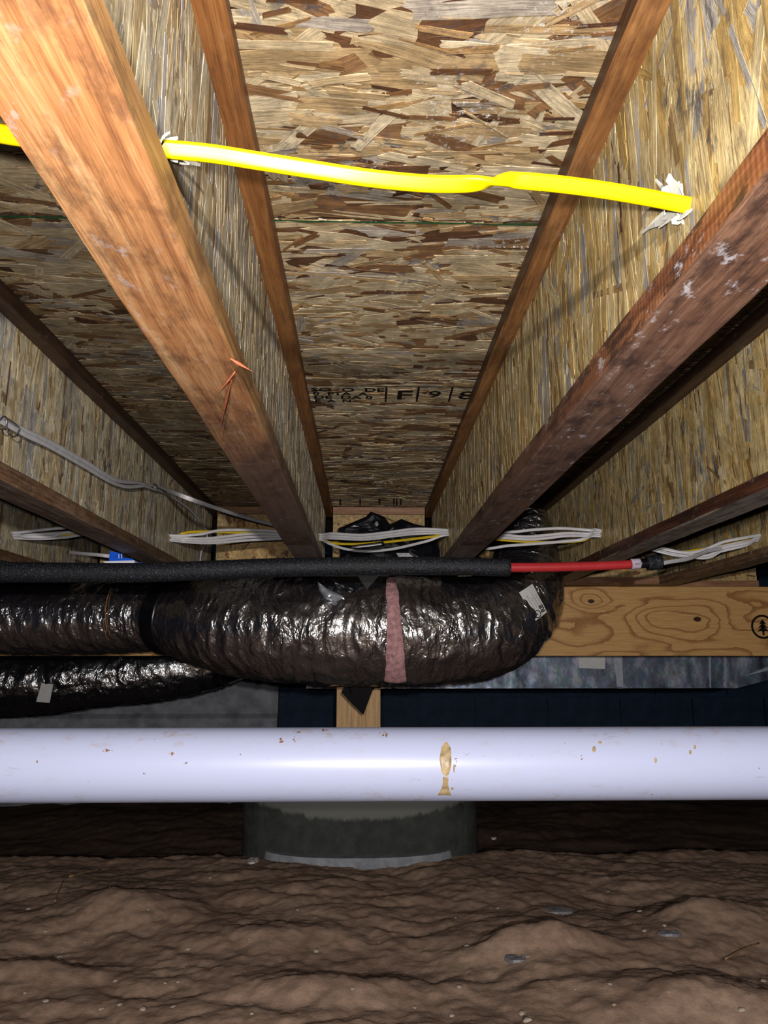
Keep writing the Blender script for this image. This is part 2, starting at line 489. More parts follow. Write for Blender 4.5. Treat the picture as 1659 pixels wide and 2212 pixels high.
def soil_material():
    m = M('crawl_space_soil')
    p = m.inch()
    n1 = m.noise(p, 0.08, 5, 0.6)
    n2 = m.noise(p, 0.9, 5, 0.65)
    col = m.ramp(n1, [(0.3, s2l((146, 118, 100))), (0.55, s2l((170, 140, 119))), (0.75, s2l((188, 158, 134)))])
    k = m.ss(n2, 0.3, 0.7, 0.78, 1.15)
    col = m.mix(1.0, col, m.comb(k, k, k), 'MULTIPLY')
    grit = m.ss(m.voro(p, 2.2), 0.05, 0.12, 1, 0)
    gsel = m.ss(m.noise(p, 1.3, 2), 0.55, 0.62)
    col = m.mix(m.ma('MULTIPLY', m.ma('MULTIPLY', grit, gsel), 0.7), col, s2l((196, 168, 136)))
    # white pipe's shadow painted in: soil darker from the pier back
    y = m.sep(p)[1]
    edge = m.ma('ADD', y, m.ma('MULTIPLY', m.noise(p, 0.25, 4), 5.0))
    darkened = m.ss(edge, 110.0, 114.0, 0.0, 0.72)
    col = m.mix(darkened, col, s2l((44, 34, 32)))
    h = m.ma('ADD', m.ma('MULTIPLY', m.noise(p, 1.6, 6, 0.65), 0.7), m.ma('MULTIPLY', m.noise(p, 6.0, 4), 0.25))
    m.bump(h, 0.5, 0.2)
    return m.out(col, 0.92, 0, 0.15)
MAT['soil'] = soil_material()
MAT['pebble'] = plain('pale_pebble', (176, 160, 142), 0.8, var=0.2)
MAT['twig'] = plain('dry_twig', (150, 116, 84), 0.8, var=0.2)
MAT['chip_pale'] = plain('pale_scrap', (220, 208, 200), 0.6, var=0.1)
MAT['scrap_grey'] = plain('grey_plastic_scrap', (128, 124, 128), 0.5, var=0.15)

def pier_material():
    m = M('pier_concrete')
    p = m.inch()
    x, y, z = m.sep(p)
    bnd = m.ma('ADD', m.ma('MULTIPLY', m.ma('MULTIPLY', x, x), 0.0095), m.ma('MULTIPLY', m.noise(m.vm('MULTIPLY', p, (1.4, 1.4, 0.35)), 0.8, 4, 0.6), 1.6))
    dry = m.ss(m.ma('SUBTRACT', z, m.ma('ADD', bnd, 4.3)), -0.25, 0.45)
    base = m.ramp(m.noise(p, 0.5, 5, 0.65), [(0.3, s2l((52, 54, 52))), (0.7, s2l((74, 76, 72)))])
    col = m.mix(dry, base, s2l((118, 117, 110)))
    m.bump(m.noise(p, 3.0, 5), 0.4, 0.06)
    return m.out(col, 0.85, 0, 0.2)
MAT['pier'] = pier_material()
MAT['pad'] = plain('grey_footing_pad', (150, 152, 156), 0.85, 0, 0.2, var=0.15, scale=0.8, bump=0.3, bscale=4)

def sheet_material():
    m = M('galvanised_sheet')
    p = m.inch()
    n = m.noise(m.vm('MULTIPLY', p, (0.5, 0.5, 0.25)), 0.8, 5, 0.65)
    v = m.voro(p, 1.1, 'F1', 'Color')
    col = m.ramp(n, [(0.36, s2l((56, 64, 78))), (0.52, s2l((116, 127, 144))), (0.66, s2l((196, 204, 218)))])
    col = m.mix(0.12, col, v, 'OVERLAY')
    m.bump(m.noise(p, 0.5, 3), 0.2, 0.1)
    return m.out(col, m.ss(n, 0.3, 0.7, 0.5, 0.32), 0.55, 0.5)
MAT['sheet'] = sheet_material()
MAT['sheet_light'] = plain('bright_sheet_strip', (176, 180, 190), 0.45, 0.4, 0.5, var=0.1)

# ------------------------------------------------------------------ strands (flakes of strand board)
rng = random.Random(7)

class Flakes:
    def __init__(s): s.v, s.f, s.t, s.g = [], [], [], []
    def add(s, c, e1, e2, n, L, W, h, tint, depth=0.09, tilt=0.0, ragged=False):
        o = len(s.v)
        r = rng.random
        a, b = L / 2, W / 2
        j = min(0.35 * W, 0.3)
        skew = (r() - 0.5) * W * 0.9
        pts = [(-a + r() * j + skew * .5, -b), (-a * 0.3, -b - (r() - .5) * .18 * W), (a * .35, -b - (r() - .5) * .18 * W), (a - r() * j + skew * .3, -b),
               (a - (r() - .3) * j, -b * .25), (a - r() * j * 1.4 - skew * .3, b), (a * 0.2, b + (r() - .5) * .2 * W),
               (-a * 0.4, b + (r() - .5) * .2 * W), (-a + r() * j - skew * .5, b), (-a + (r() - .2) * j, b * .15)]
        if ragged:
            g_ = lambda q: (r() - .5) * q
            e_ = min(0.5 * W, 0.45)
            s1, s2 = skew * 0.8, -skew * 0.6
            bow = g_(.25 * W)
            pts = [(-a + s1 + g_(e_), -b + g_(.1 * W)), (-a * .5, -b + bow * .7 + g_(.12 * W)), (0, -b + bow + g_(.1 * W)), (a * .5, -b + bow * .7 + g_(.14 * W)), (a + s2 + g_(e_), -b + g_(.12 * W)),
                   (a + s2 * .5 + g_(e_ * 1.3), -b * .5), (a + g_(e_), 0), (a - s2 * .4 + g_(e_ * 1.3), b * .5), (a - s2 + g_(e_), b + g_(.12 * W)),
                   (a * .45, b + bow * .7 + g_(.14 * W)), (0, b + bow + g_(.1 * W)), (-a * .5, b + bow * .7 + g_(.12 * W)), (-a - s1 + g_(e_), b + g_(.1 * W)),
                   (-a - s1 * .5 + g_(e_ * 1.3), b * .45), (-a + g_(e_), 0), (-a + s1 * .5 + g_(e_ * 1.2), -b * .5)]
        u0, v0, w0 = r() * 90, r() * 90, r() * 20
        tx = (r() - .5) * tilt; ty = (r() - .5) * tilt * 1.2
        m = len(pts)
        for dz in (0, -depth):
            for (x, y) in pts:
                q = c + e1 * x + e2 * y + n * (h + dz + tx * x / a + ty * y / b * .5)
                s.v.append(q); s.t.append((*tint, 1.0)); s.g.append((u0 + x, v0 + y, w0))
        s.f.append(tuple(o + k for k in range(m)))
        for k in range(m):
            k2 = (k + 1) % m
            s.f.append((o + k, o + m + k, o + m + k2, o + k2))
    def build(s, name, mat, root, base=None):
        # orient faces away from the board: handled by e1 x e2 = n
        return mesh(name, s.v, s.f, mat, root, base, attrs=[('tint', 'FLOAT_COLOR', s.t), ('grain', 'FLOAT_VECTOR', s.g)])

def tint_of(pal):
    x = rng.random() * sum(q[0] for q in pal)
    for wgt, lo, hi in pal:
        x -= wgt
        if x <= 0: break
    t = rng.random()
    a, b = s2l(lo), s2l(hi)
    return tuple(a[i] + (b[i] - a[i]) * t for i in range(3))
PAL_CEIL = [(50, (208, 182, 140), (226, 204, 166)), (27, (178, 146, 102), (200, 168, 122)), (10, (126, 90, 58), (152, 112, 74)), (4, (88, 60, 40), (112, 76, 50)), (12, (164, 150, 134), (200, 184, 164))]
PAL_CEIL_SMALL = [(22, (200, 166, 118), (220, 190, 144)), (26, (150, 112, 68), (186, 146, 96)), (20, (104, 70, 42), (136, 96, 60)), (9, (74, 48, 32), (96, 62, 42)), (8, (150, 134, 116), (190, 172, 150))]
PAL_WEB = [(54, (226, 194, 130), (244, 218, 162)), (26, (206, 166, 96), (224, 186, 116)), (8, (158, 124, 76), (180, 146, 96)), (14, (170, 162, 150), (206, 196, 180))]
PAL_WEB_GREY = [(44, (224, 204, 164), (242, 226, 190)), (24, (200, 172, 124), (220, 194, 148)), (9, (148, 120, 84), (172, 144, 106)), (23, (172, 164, 154), (212, 204, 194))]

# ------------------------------------------------------------------ THE SETTING
ZB, ZC = 10.6, 22.29           # underside of joists, underside of the floor deck
FT = 1.05                      # flange thickness
FW = 2.60                      # flange width
JX = {'lll': -39.3, 'll': -22.8, 'l': -6.0, 'r': 10.17, 'rr': 26.32, 'rrr': 42.5, 'llll': -56.0, 'rrrr': 58.6}
Y0, Y1 = -40.0, 113.0

# soil
def ground_z(x, y):
    z = -25.0
    z += 0.9 * mnoise.noise((x * 0.06, y * 0.07, 1.7)) + 0.55 * mnoise.noise((x * 0.10, y * 0.15, 5.2))
    z += 0.26 * abs(mnoise.noise((x * 0.2, y * 0.24, 9.1)) * 2.2)
    z += 0.16 * mnoise.noise((x * 0.7, y * 0.7, 3.3)) + 0.13 * abs(mnoise.noise((x * 1.3, y * 1.2, 4.4))) + 0.09 * mnoise.noise((x * 2.6, y * 2.6, 6.4))
    d = (y - 109.0 - 0.8 * mnoise.noise((x * 0.2, 0, 2)))
    if d > 0:
        z -= min(d * 0.45, 3.4)  # drop shaped to darken the soil where the pipe's shadow falls
    for (mx, my, rx, ry, hh) in ((16.5, 74, 5.5, 3.2, 1.5), (34, 81, 7, 4, 1.8), (-8, 78, 8, 3.5, 1.1), (-28, 70, 8, 3, 1.2), (26, 62, 8, 4, 1.5), (-24, 86, 7, 4, 1.2), (-2, 66, 9, 3, 1.1), (-33, 60, 6, 4, 1.3)):
        q = ((x - mx) / rx) ** 2 + ((y - my) / ry) ** 2
        if q < 4: z += hh * math.exp(-q * 1.6)
    return z
gx = np.concatenate([np.linspace(-110, -59, 40), np.linspace(-58, 58, 400), np.linspace(59, 110, 40)]); gy = np.concatenate([np.linspace(-45, 44, 40), np.linspace(45, 116, 230), np.linspace(117, 178, 60)])
gv = [(x, y, ground_z(x, y)) for y in gy for x in gx]
nx = len(gx)
gf = [(j * nx + i, j * nx + i + 1, (j + 1) * nx + i + 1, (j + 1) * nx + i) for j in range(len(gy) - 1) for i in range(nx - 1)]
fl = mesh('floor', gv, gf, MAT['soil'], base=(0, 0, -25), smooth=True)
tag(fl, 'lumpy brown bare soil floor of the crawl space', kind='structure')

# ceiling: three strand board panels
ceil = tag(empty('ceiling', (0, 60, ZC)), 'strand board floor deck seen from below between the joists', kind='structure')
EX, EY, EZ = np.array([1., 0, 0]), np.array([0, 1., 0]), np.array([0, 0, 1.])
n_single = 0
for pi, (ya, yb) in enumerate(((-12.0, 36.0), (36.0, 84.0), (84.0, 132.0))):
    v, f = prism(ya + 0.04, yb - 0.04, ZC + 0.08, ZC + 0.75, -110, 110, 'X', 0.05, 1)
    pan = mesh('osb_panel', v, f, MAT['osb_core'], ceil)
    fl_ = Flakes()
    singles = []
    ylo, yhi = max(ya, 6.0), min(yb, 110.5)
    for (xa, xb, dens) in ((-4.9, 9.1, 1.0), (-22.0, -7.1, 0.8), (21.0, 25.2, 0.6), (-38, -23.8, 0.25), (11, 21, 0.25), (27.4, 41, 0.2)):
        area = (xb - xa) * (yhi - ylo)
        for pas, (nn, L, W, pal) in enumerate(((area * 0.40 * dens, (3.0, 7.0), (0.7, 2.1), PAL_CEIL), (area * 1.0 * dens, (1.6, 5.2), (0.22, 0.9), PAL_CEIL), (area * 1.25 * dens, (0.3, 2.6), (0.05, 0.38), PAL_CEIL_SMALL))):
            for _ in range(int(nn)):
                Ls = rng.uniform(*L); Ws = rng.uniform(*W)
                x = rng.uniform(xa, xb); y = rng.uniform(ylo, yhi)
                if y - 0.6 < ya or y + 0.6 > yb: Ws = min(Ws, 0.5)
                x = min(max(x, xa - 0.6 + Ls / 2 - 0.4), xb + 1.0 - Ls / 2) if Ls < xb - xa else (xa + xb) / 2
                ang = rng.gauss(0, 0.17 if rng.random() < 0.78 else 0.7)
                y = min(max(y, ya + Ws / 2 + abs(math.sin(ang)) * Ls / 2 + 0.05), yb - Ws / 2 - abs(math.sin(ang)) * Ls / 2 - 0.05)
                e1 = np.array([math.cos(ang), math.sin(ang), 0]); n_ = -EZ
                e2 = np.cross(n_, e1)
                h = rng.uniform(-0.02, 0.06) if pas == 0 else rng.uniform(-0.01, 0.075) if pas == 1 else rng.uniform(-0.005, 0.085)
                c = np.array([x, y, ZC + 0.06])
                tint = tint_of(pal)
                if xa == -4.9 and pas == 0 and y < 44 and h > 0.015 and n_single + len(singles) < 260:
                    singles.append((c, e1, e2, n_, Ls, Ws, h, tint)); continue
                fl_.add(c, e1, e2, n_, Ls, Ws, h, tint, 0.09, 0.03, pas < 2 or y < 50)
    o = fl_.build('wood_strand_layer', MAT['strand_ceiling'], pan)
    tag(o, kind='stuff')
    for a_ in singles:
        g = Flakes(); g.add(*a_, 0.09, 0.03, True)
        g.build('wood_strand', MAT['strand_ceiling'], pan)
    n_single += len(singles)

def flat_strip(pts, wid, zz):
    """thin print on the deck's underside through xy points"""
    V, F = [], []
    P = np.array(pts, float)
    for i, (x, y) in enumerate(P):
        a = P[max(0, i - 1)]; b = P[min(len(P) - 1, i + 1)]
        d = (b - a) / np.linalg.norm(b - a); nrm = np.array([-d[1], d[0]])
        ww = wid * rng.uniform(0.6, 1.2) / 2
        V += [(x + nrm[0] * ww, y + nrm[1] * ww, zz), (x - nrm[0] * ww, y - nrm[1] * ww, zz)]
    for i in range(len(P) - 1): F.append((2 * i, 2 * i + 1, 2 * i + 3, 2 * i + 2))
    return V, F

def text_mesh(name, txt, size, mat, matrix, root, bold=0.0, extrude=0.0):
    """lettering; matrix maps text plane (inches) to the scene frame"""
    cu = bpy.data.curves.new('t', 'FONT'); cu.body = txt; cu.size = size; cu.offset = bold; cu.extrude = extrude
    cu.align_x = 'LEFT'; cu.resolution_u = 2
    to = bpy.data.objects.new('t', cu)
    COL.objects.link(to)
    dg = bpy.context.evaluated_depsgraph_get(); dg.update()
    me = bpy.data.meshes.new_from_object(to.evaluated_get(dg))
    V = [tuple(matrix @ Vector(v.co)) for v in me.vertices]
    F = [tuple(p.vertices) for p in me.polygons]
    bpy.data.objects.remove(to); bpy.data.curves.remove(cu); bpy.data.meshes.remove(me)
    return mesh(name, V, F, mat, root)

pan2 = [o for o in bpy.data.objects if o.name.startswith('osb_panel')][1]
zz = ZC - 0.06
gpts = [(-26 + 1.0 * i, 36.0 + rng.uniform(-0.04, 0.04)) for i in range(52)]
o = mesh('edge_paint', *flat_strip(gpts, 0.16, zz), MAT['ink_green'], pan2); tag(o, 'green painted panel edge')
lp = [(-5 + 0.5 * i, 60.0 + rng.uniform(-0.03, 0.03)) for i in range(29)]
parts = [flat_strip(lp, 0.13, zz)]
for px in (835, 905, 978):
    a = atZ(px, 836, zz); b = atZ(px - (px - 787) * 0.045, 868, zz)
    parts.append(flat_strip([(a[0], a[1]), ((a[0] + b[0]) / 2, (a[1] + b[1]) / 2), (b[0], b[1])], 0.22, zz))
o = mesh('printed_ruler_line', *join(*parts), MAT['ink'], pan2)
for txt, px, py, sz in (('SO  O  DE', 672, 845, 1.25), ('0  FTA  A', 676, 853, 1.05), ('DE  DA 0', 678, 861, 1.15), ('E  A  N', 680, 868, 0.95), ('F', 852, 862, 3.0), ('9', 922, 858, 2.2), ('8', 986, 862, 2.8)):
    p = atZ(px, py, zz)
    text_mesh('printed_stamp', txt, sz, MAT['ink'], Matrix.Translation((p[0], p[1], zz)) @ Matrix(((1.1, 0, 0, 0), (0, -1, 0, 0), (0, 0, -1, 0), (0, 0, 0, 1))), pan2, 0.03)
pan3 = [o for o in bpy.data.objects if o.name.startswith('osb_panel')][2]
parts = []
for px in (735, 778, 820, 851, 857, 866):
    a = atZ(px, 1078, zz); b = atZ(px, 1091, zz)
    parts.append(flat_strip([(a[0], a[1]), (b[0], b[1])], 0.25, zz))
mesh('printed_ticks', *join(*parts), MAT['ink'], pan3)

# far walls
wb = tag(empty('wall_back', (0, 172, -30)), 'concrete block wall at the far end with its shade in the colour', kind='structure')
v, f = box(-110, 110, 172.6, 178, -31, ZC)
mesh('mortar_core', v, f, MAT['wall_shade'], wb)
bv, bf = prism(-7.8, 7.8, 0.2, 7.8, 172.0, 172.9, 'Y', 0.12, 1)
bme = None
for r_ in range(7):
    for c_ in range(-7, 7):
        x = c_ * 16 + (8 if r_ % 2 else 0); z = -31 + r_ * 8 - 0.5
        if bme is None:
            b0 = mesh('concrete_block', [(p[0] + x, p[1] + rng.uniform(-.0, .0), p[2] + z) for p in bv], bf, MAT['wall_shade'], wb, base=(x, 172, z)); bme = b0.data
        else:
            b0 = bpy.data.objects.new('concrete_block', bme); COL.objects.link(b0); b0.parent = wb
            b0.location = (x * I, rng.uniform(-0.004, 0.004), (z + 30) * I)
for nm, xx in (('wall_left', -110), ('wall_right', 108)):
    v, f = box(xx, xx + 2, -45, 178, -31, ZC)
    tag(mesh(nm, v, f, MAT['wall_shade']), 'dark side wall of the crawl space', kind='structure')
# added pale slab standing for the lit lower left of the far wall
V, F = [], []
for i in range(41):
    x = -107 + 89 * i / 40
    zt = -3.0 + 1.0 * mnoise.noise((x * 0.1, 0, 0))
    fy = 166 + 0.5 * mnoise.noise((x * 0.12, 3, 0))
    V += [(x, fy, -31), (x, fy - 0.2, -11.5), (x, fy + 0.9, -10.6), (x, fy + 1.0, zt), (x, 171.9, zt)]
for i in range(40):
    for k in range(4): F.append((i * 5 + k, (i + 1) * 5 + k, (i + 1) * 5 + k + 1, i * 5 + k + 1))
F.append(tuple(reversed([40 * 5 + k for k in range(5)])))
tag(mesh('trim_1', V, F, MAT['wall_lit']), 'added grey slab standing for the lit left part of the far wall', kind='structure')

# ------------------------------------------------------------------ I-JOISTS
WEB_HALF = 0.19
def web_strands(name_seed, pal, dens):
    rng.seed(name_seed)
    fk = Flakes()
    for side in (1, -1):
        n_ = EX * side
        for pas, (nn, L, W) in enumerate(((900 * dens, (3.0, 7.0), (0.6, 1.5)), (1700 * dens, (1.8, 5.5), (0.15, 0.6)), (1100 * dens, (0.6, 3.2), (0.05, 0.24)))):
            for _ in range(int(nn)):
                Ls = rng.uniform(*L); Ws = rng.uniform(*W)
                y = 2 + 109 * rng.random() ** 1.15
                ang = rng.gauss(0, 0.13 if rng.random() < 0.88 else 0.6)
                hl = Ls / 2 * abs(math.cos(ang)) + Ws / 2
                z = rng.uniform(11.0, 21.9)
                z = min(max(z, 11.0 + hl), 21.9 - hl)
                e1 = EZ * math.cos(ang) + EY * math.sin(ang) * 1.0
                e2 = np.cross(n_, e1)
                h = rng.uniform(0.003, 0.02) if pas == 0 else rng.uniform(0.008, 0.03)
                c = np.array([side * WEB_HALF, y, z])
                fk.add(c, e1, e2, n_, Ls, Ws, h, tint_of(pal if pas < 2 or rng.random() < .6 else PAL_CEIL_SMALL), 0.04, 0.006)
    return fk

def make_joist(key, web_tpl, mats, label, seed):
    X = JX[key]
    r = empty('i_joist', (X, 50, ZB))
    tag(r, label, 'joist', 'floor joists')
    v, f = prism(X - FW / 2, X + FW / 2, ZB, ZB + FT, Y0, Y1, 'Y', 0.07, 70, 0.09, seed)
    mesh('bottom_flange', v, f, MAT[mats[0]], r)
    v, f = prism(X - FW / 2, X + FW / 2, ZC - FT, ZC - 0.07, Y0, Y1, 'Y', 0.07, 70, 0.07, seed + 9)
    mesh('top_flange', v, f, MAT[mats[1]], r)
    v, f = box(X - WEB_HALF, X + WEB_HALF, Y0, Y1, ZB + FT - .3, ZC - FT + .3)
    wbm = mesh('web', v, f, MAT['web_core'], r)
    if isinstance(web_tpl, Flakes):
        sv = [p + np.array([X, 0, 0]) for p in web_tpl.v]
        so = mesh('strand_layer', sv, web_tpl.f, MAT['strand_web'], wbm, attrs=[('tint', 'FLOAT_COLOR', web_tpl.t), ('grain', 'FLOAT_VECTOR', web_tpl.g)])
        r['_strand'] = so.name
    else:
        so = bpy.data.objects.new('strand_layer', bpy.data.meshes[web_tpl]); COL.objects.link(so); so.parent = wbm
    so['kind'] = 'stuff'
    return r, so.data.name

ta = web_strands(11, PAL_WEB, 1.0)
tb = web_strands(12, PAL_WEB_GREY, 1.0)
jl, m_a = make_joist('l', tb, ('flange_near', 'flange_top'), 'I-joist with broad orange-brown underside left of centre, yellow cable entering it', 1)
jr, m_b = make_joist('r', ta, ('flange_red', 'flange_top_dark'), 'I-joist right of centre with white-speckled red-brown underside and pale chips at its cable hole', 2)
jll, _ = make_joist('ll', m_a, ('flange_dark', 'flange_umber'), 'I-joist at left with grey twisted cable stapled along its web', 3)
jrr, _ = make_joist('rr', m_b, ('flange_pale', 'flange_umber'), 'I-joist at right whose underside runs above the red pipe end', 4)
jlll, _ = make_joist('lll', m_a, ('flange_dark', 'flange_dark'), 'I-joist at far left edge, mostly hidden behind the one with the grey cable', 5)
jrrr, _ = make_joist('rrr', m_b, ('flange_dark', 'flange_dark'), 'I-joist low at the right edge, just above the tree-stamped beam', 6)

# splinters hanging from the left-of-centre joist
def spike(p, q, r0, mid=None):
    p, q = np.array(p), np.array(q)
    mid = (p + q) / 2 if mid is None else mid
    return sweep([p, mid, q], 8, ring(r0, r0 * 0.45, 6), up=(0.3, 0.2, 1), scale=lambda t: max(0.08, 1 - 0.85 * abs(2 * t - 0.7)))
for a, b, r0 in (((508, 803), (470, 850), 0.13), ((500, 820), (473, 936), 0.15), ((497, 774), (548, 804), 0.08)):
    p = atZ(a[0], a[1], ZB - 0.05); q = atZ(b[0], b[1], ZB - 0.4)
    v, f = spike(p, q, r0)
    mesh('splinter', v, f, MAT['splinter'], jl, smooth=True)
p = atX(1008, 905, 9.0); q = atX(1010, 890, 9.0)

# ragged chips around the cable holes
def chip(c, d, nrm, L, W, curl):
    d = d / np.linalg.norm(d); s = np.cross(nrm, d); s /= np.linalg.norm(s)
    V, F = [], []
    n = 4
    for i in range(n + 1):
        t = i / n
        w_ = W * (1 - 0.7 * t ** 1.5) * rng.uniform(0.55, 1.2)
        p = c + d * L * t + nrm * (curl * t * t + 0.06)
        V += [p - s * w_ / 2, p + s * w_ / 2, p + s * w_ / 2 + nrm * 0.05, p - s * w_ / 2 + nrm * 0.05]
    for i in range(n):
        for k in range(4):
            k2 = (k + 1) % 4
            F.append((i * 4 + k, i * 4 + k2, (i + 1) * 4 + k2, (i + 1) * 4 + k))
    F += [(3, 2, 1, 0), (n * 4, n * 4 + 1, n * 4 + 2, n * 4 + 3)]
    return V, F
XRF = JX['r'] - WEB_HALF - 0.05       # left face of the right joist's web
XLF = JX['l'] + WEB_HALF + 0.05
rng.seed(5)
hole_r = atX(1484, 443, XRF)
for (tx, ty, W, cu) in ((1432, 392, 0.5, .16), (1448, 380, 0.75, .2), (1466, 376, 0.6, .22), (1420, 410, 0.3, .1), (1478, 400, 0.25, .2), (1404, 484, 0.4, .12), (1428, 474, 0.5, .12), (1446, 492, 0.12, .2), (1474, 482, 0.6, .22), (1488, 480, .7, .25), (1460, 408, .4, .1), (1436, 462, .25, .1)):
    t = atX(tx + rng.uniform(-6, 6), ty + rng.uniform(-4, 4), XRF)
    f0 = rng.uniform(0.2, 0.5)
    c = hole_r + (t - hole_r) * f0
    dd = (t - hole_r) + np.array([0, rng.uniform(-1.2, 1.2), rng.uniform(-1.0, 1.0)])
    c = c + np.array([0, rng.uniform(-.15, .15), rng.uniform(-.15, .15)])
    v, f = chip(c, dd, -EX, np.linalg.norm(t - hole_r) * rng.uniform(0.45, 1.0) * (1.1 - f0), W * rng.uniform(0.7, 1.3), cu)
    mesh('wood_chip', v, f, MAT['chip'], jr)
hole_l = atX(343, 322, XLF)
for (tx, ty, L, W, cu) in ((336, 290, .8, .3, .3), (352, 300, .6, .2, .3), (398, 352, 1.0, .25, .3), (372, 350, .8, .3, .35), (352, 345, .6, .3, .3)):
    t = atX(tx, ty, XLF)
    v, f = chip(hole_l + (t - hole_l) * .35, t - hole_l, EX, np.linalg.norm(t - hole_l) * .8, W, cu)
    mesh('wood_chip', v, f, MAT['chip'], jl)

# ------------------------------------------------------------------ BLOCKING between the joists
rng.seed(21)
def blocking(xa, xb, y, label):
    r = tag(empty('blocking', ((xa + xb) / 2, y + 1, ZB)), label, 'blocking', 'blocking between the joists')
    a, b = xa + FW / 2 + 0.1, xb - FW / 2 - 0.1
    v, f = prism(y, y + 2.4, ZC - 1.15, ZC - 0.08, a, b, 'X', 0.05, 8, 0.03)
    mesh('top_flange', v, f, MAT['block_flange'], r)
    v, f = prism(y, y + 2.4, ZB, ZB + 1.0, a, b, 'X', 0.05, 8, 0.03)
    mesh('bottom_flange', v, f, MAT['block_flange'], r)
    v, f = box(a, b, y + 0.5, y + 0.9, ZB + .8, ZC - 0.9)
    wv = mesh('web', v, f, MAT['web_core'], r)
    fk = Flakes()
    for pas, (nn, L, W) in enumerate(((70, (1.6, 3.6), (0.5, 1.3)), (170, (0.8, 2.4), (0.2, 0.6)), (140, (0.3, 1.4), (0.06, 0.3)))):
        for _ in range(nn):
            Ls = rng.uniform(*L); Ws = rng.uniform(*W)
            ang = rng.uniform(-PI, PI)
            x = rng.uniform(a + Ls / 2, b - Ls / 2); z = rng.uniform(ZB + .9 + Ls / 2, ZC - 1.0 - Ls / 2)
            e1 = EX * math.cos(ang) + EZ * math.sin(ang)
            fk.add(np.array([x, y + 0.5, z]), e1, np.cross(-EY, e1), -EY, Ls, Ws, rng.uniform(0, .06), tint_of(PAL_BLK), 0.06, .02)
    tag(fk.build('strand_layer', MAT['strand_block'], wv), kind='stuff')
PAL_BLK = [(60, (206, 162, 96), (224, 184, 118)), (28, (182, 136, 76), (200, 156, 92)), (8, (120, 80, 44), (140, 96, 54))]
MAT['strand_block'] = strand_material('blocking_strands', 0.1, 0.0, 0.5)
blocking(JX['l'], JX['r'], 110.0, 'clean strand board blocking behind the black plastic wrapped duct boot')
blocking(JX['ll'], JX['l'], 110.0, 'strand board blocking in the bay left of the orange-brown joist')
blocking(JX['lll'], JX['ll'], 110.0, 'strand board blocking in the far left bay, in the dark')
blocking(JX['r'], JX['rr'], 110.0, 'strand board blocking hidden behind the duct elbow')
blocking(JX['rr'], JX['rrr'], 106.0, 'blocking whose curved pale lower edge shows under the red pipe end')
blocking(JX['rrr'], JX['rrrr'], 110.0, 'strand board blocking at the right edge above the beam')

# ------------------------------------------------------------------ BEAM, POST, PIER
bm = tag(empty('support_beam', (22, 110, 0.84)), 'wide plywood-faced wooden beam carrying the joists, tree stamp at right', 'beam')
bx = atY(1277, 1300, 108.5)[0]
v, f = prism(108.5, 112.0, 0.84, ZB - 0.05, -106, 106, 'X', 0.06, 40, 0.02)
# object origin at the first knot so that the grain pattern sits where it does
bf_ = mesh('beam_body', v, f, MAT['beam'], bm, base=(bx - 1.2, 110, 0.84))
cs = atY(1648, 1354, 108.42); R = atY(1627, 1354, 108.42); rad = cs[0] - R[0]
def disc_ring(c, r0, r1, n=32):
    V = []; F = []
    for k in range(n):
        a = 2 * PI * k / n
        V += [(c[0] + r0 * math.cos(a), c[1], c[2] + r0 * math.sin(a)), (c[0] + r1 * math.cos(a), c[1], c[2] + r1 * math.sin(a))]
    for k in range(n):
        k2 = (k + 1) % n
        F.append((2 * k, 2 * k + 1, 2 * k2 + 1, 2 * k2))
    return V, F
tree = []
for zt, zb_, hw in ((0.78, 0.2, 0.42), (0.42, -0.16, 0.55), (0.08, -0.52, 0.66)):
    q = [(0, zt), (hw, zb_), (hw * 0.45, zb_ + 0.1), (0, zb_ + 0.04), (-hw * 0.45, zb_ + 0.1), (-hw, zb_)]
    tree.append(([(cs[0] + a * rad, cs[1], cs[2] + b * rad) for a, b in q], [tuple(range(6))]))
tree.append(([(cs[0] + a * rad, cs[1], cs[2] + b * rad) for a, b in ((-.1, -.4), (-.1, -.85), (.1, -.85), (.1, -.4))], [(0, 1, 2, 3)]))
tree.append(disc_ring(cs, rad, rad * 1.22))
tag(mesh('tree_stamp', *join(*tree), MAT['ink'], bm), 'black round stamp with a conifer')

pr = tag(empty('support_post', (-0.77, 112, -16.6)), 'pale wooden post of three boards below the beam, half hidden by the white pipe', 'post')
pl = atY(727, 1520, 109.5)[0]; prr = atY(822, 1520, 109.5)[0]
wv = (prr - pl) / 3
for k in range(3):
    v, f = prism(pl + k * wv + 0.02, pl + (k + 1) * wv - 0.02, -16.6, 0.82, 109.5, 115.0, 'Y', 0.06, 1)
    mesh('post_board', v, f, MAT['post_wood'], pr)

prt = tag(empty('concrete_pier', (-0.4, 112.5, -28.5)), 'damp water-stained round concrete pier under the white pipe, carrying the post', 'pier')
def superell(cx, cy, ax, ay, z0, z1, n=72, p=2.6, seed=0, dz=8, flare=0.0):
    V, F = [], []
    for j in range(dz + 1):
        z = z0 + (z1 - z0) * j / dz
        for k in range(n):
            a = 2 * PI * k / n
            c, s_ = math.cos(a), math.sin(a)
            rr = (abs(c) ** p + abs(s_) ** p) ** (-1 / p) * (1 + flare * (1 - j / dz)) + 0.012 * mnoise.noise((c * 3, s_ * 3, z * 0.3 + seed))
            V.append((cx + ax * c * rr, cy + ay * s_ * rr, z))
    for j in range(dz):
        for k in range(n):
            k2 = (k + 1) % n
            F.append((j * n + k, j * n + k2, (j + 1) * n + k2, (j + 1) * n + k))
    F.append(tuple(reversed(range(n)))); F.append(tuple(dz * n + k for k in range(n)))
    return V, F
v, f = superell(-0.4, 112.5, 16.0, 8.5, -28.5, -16.6)
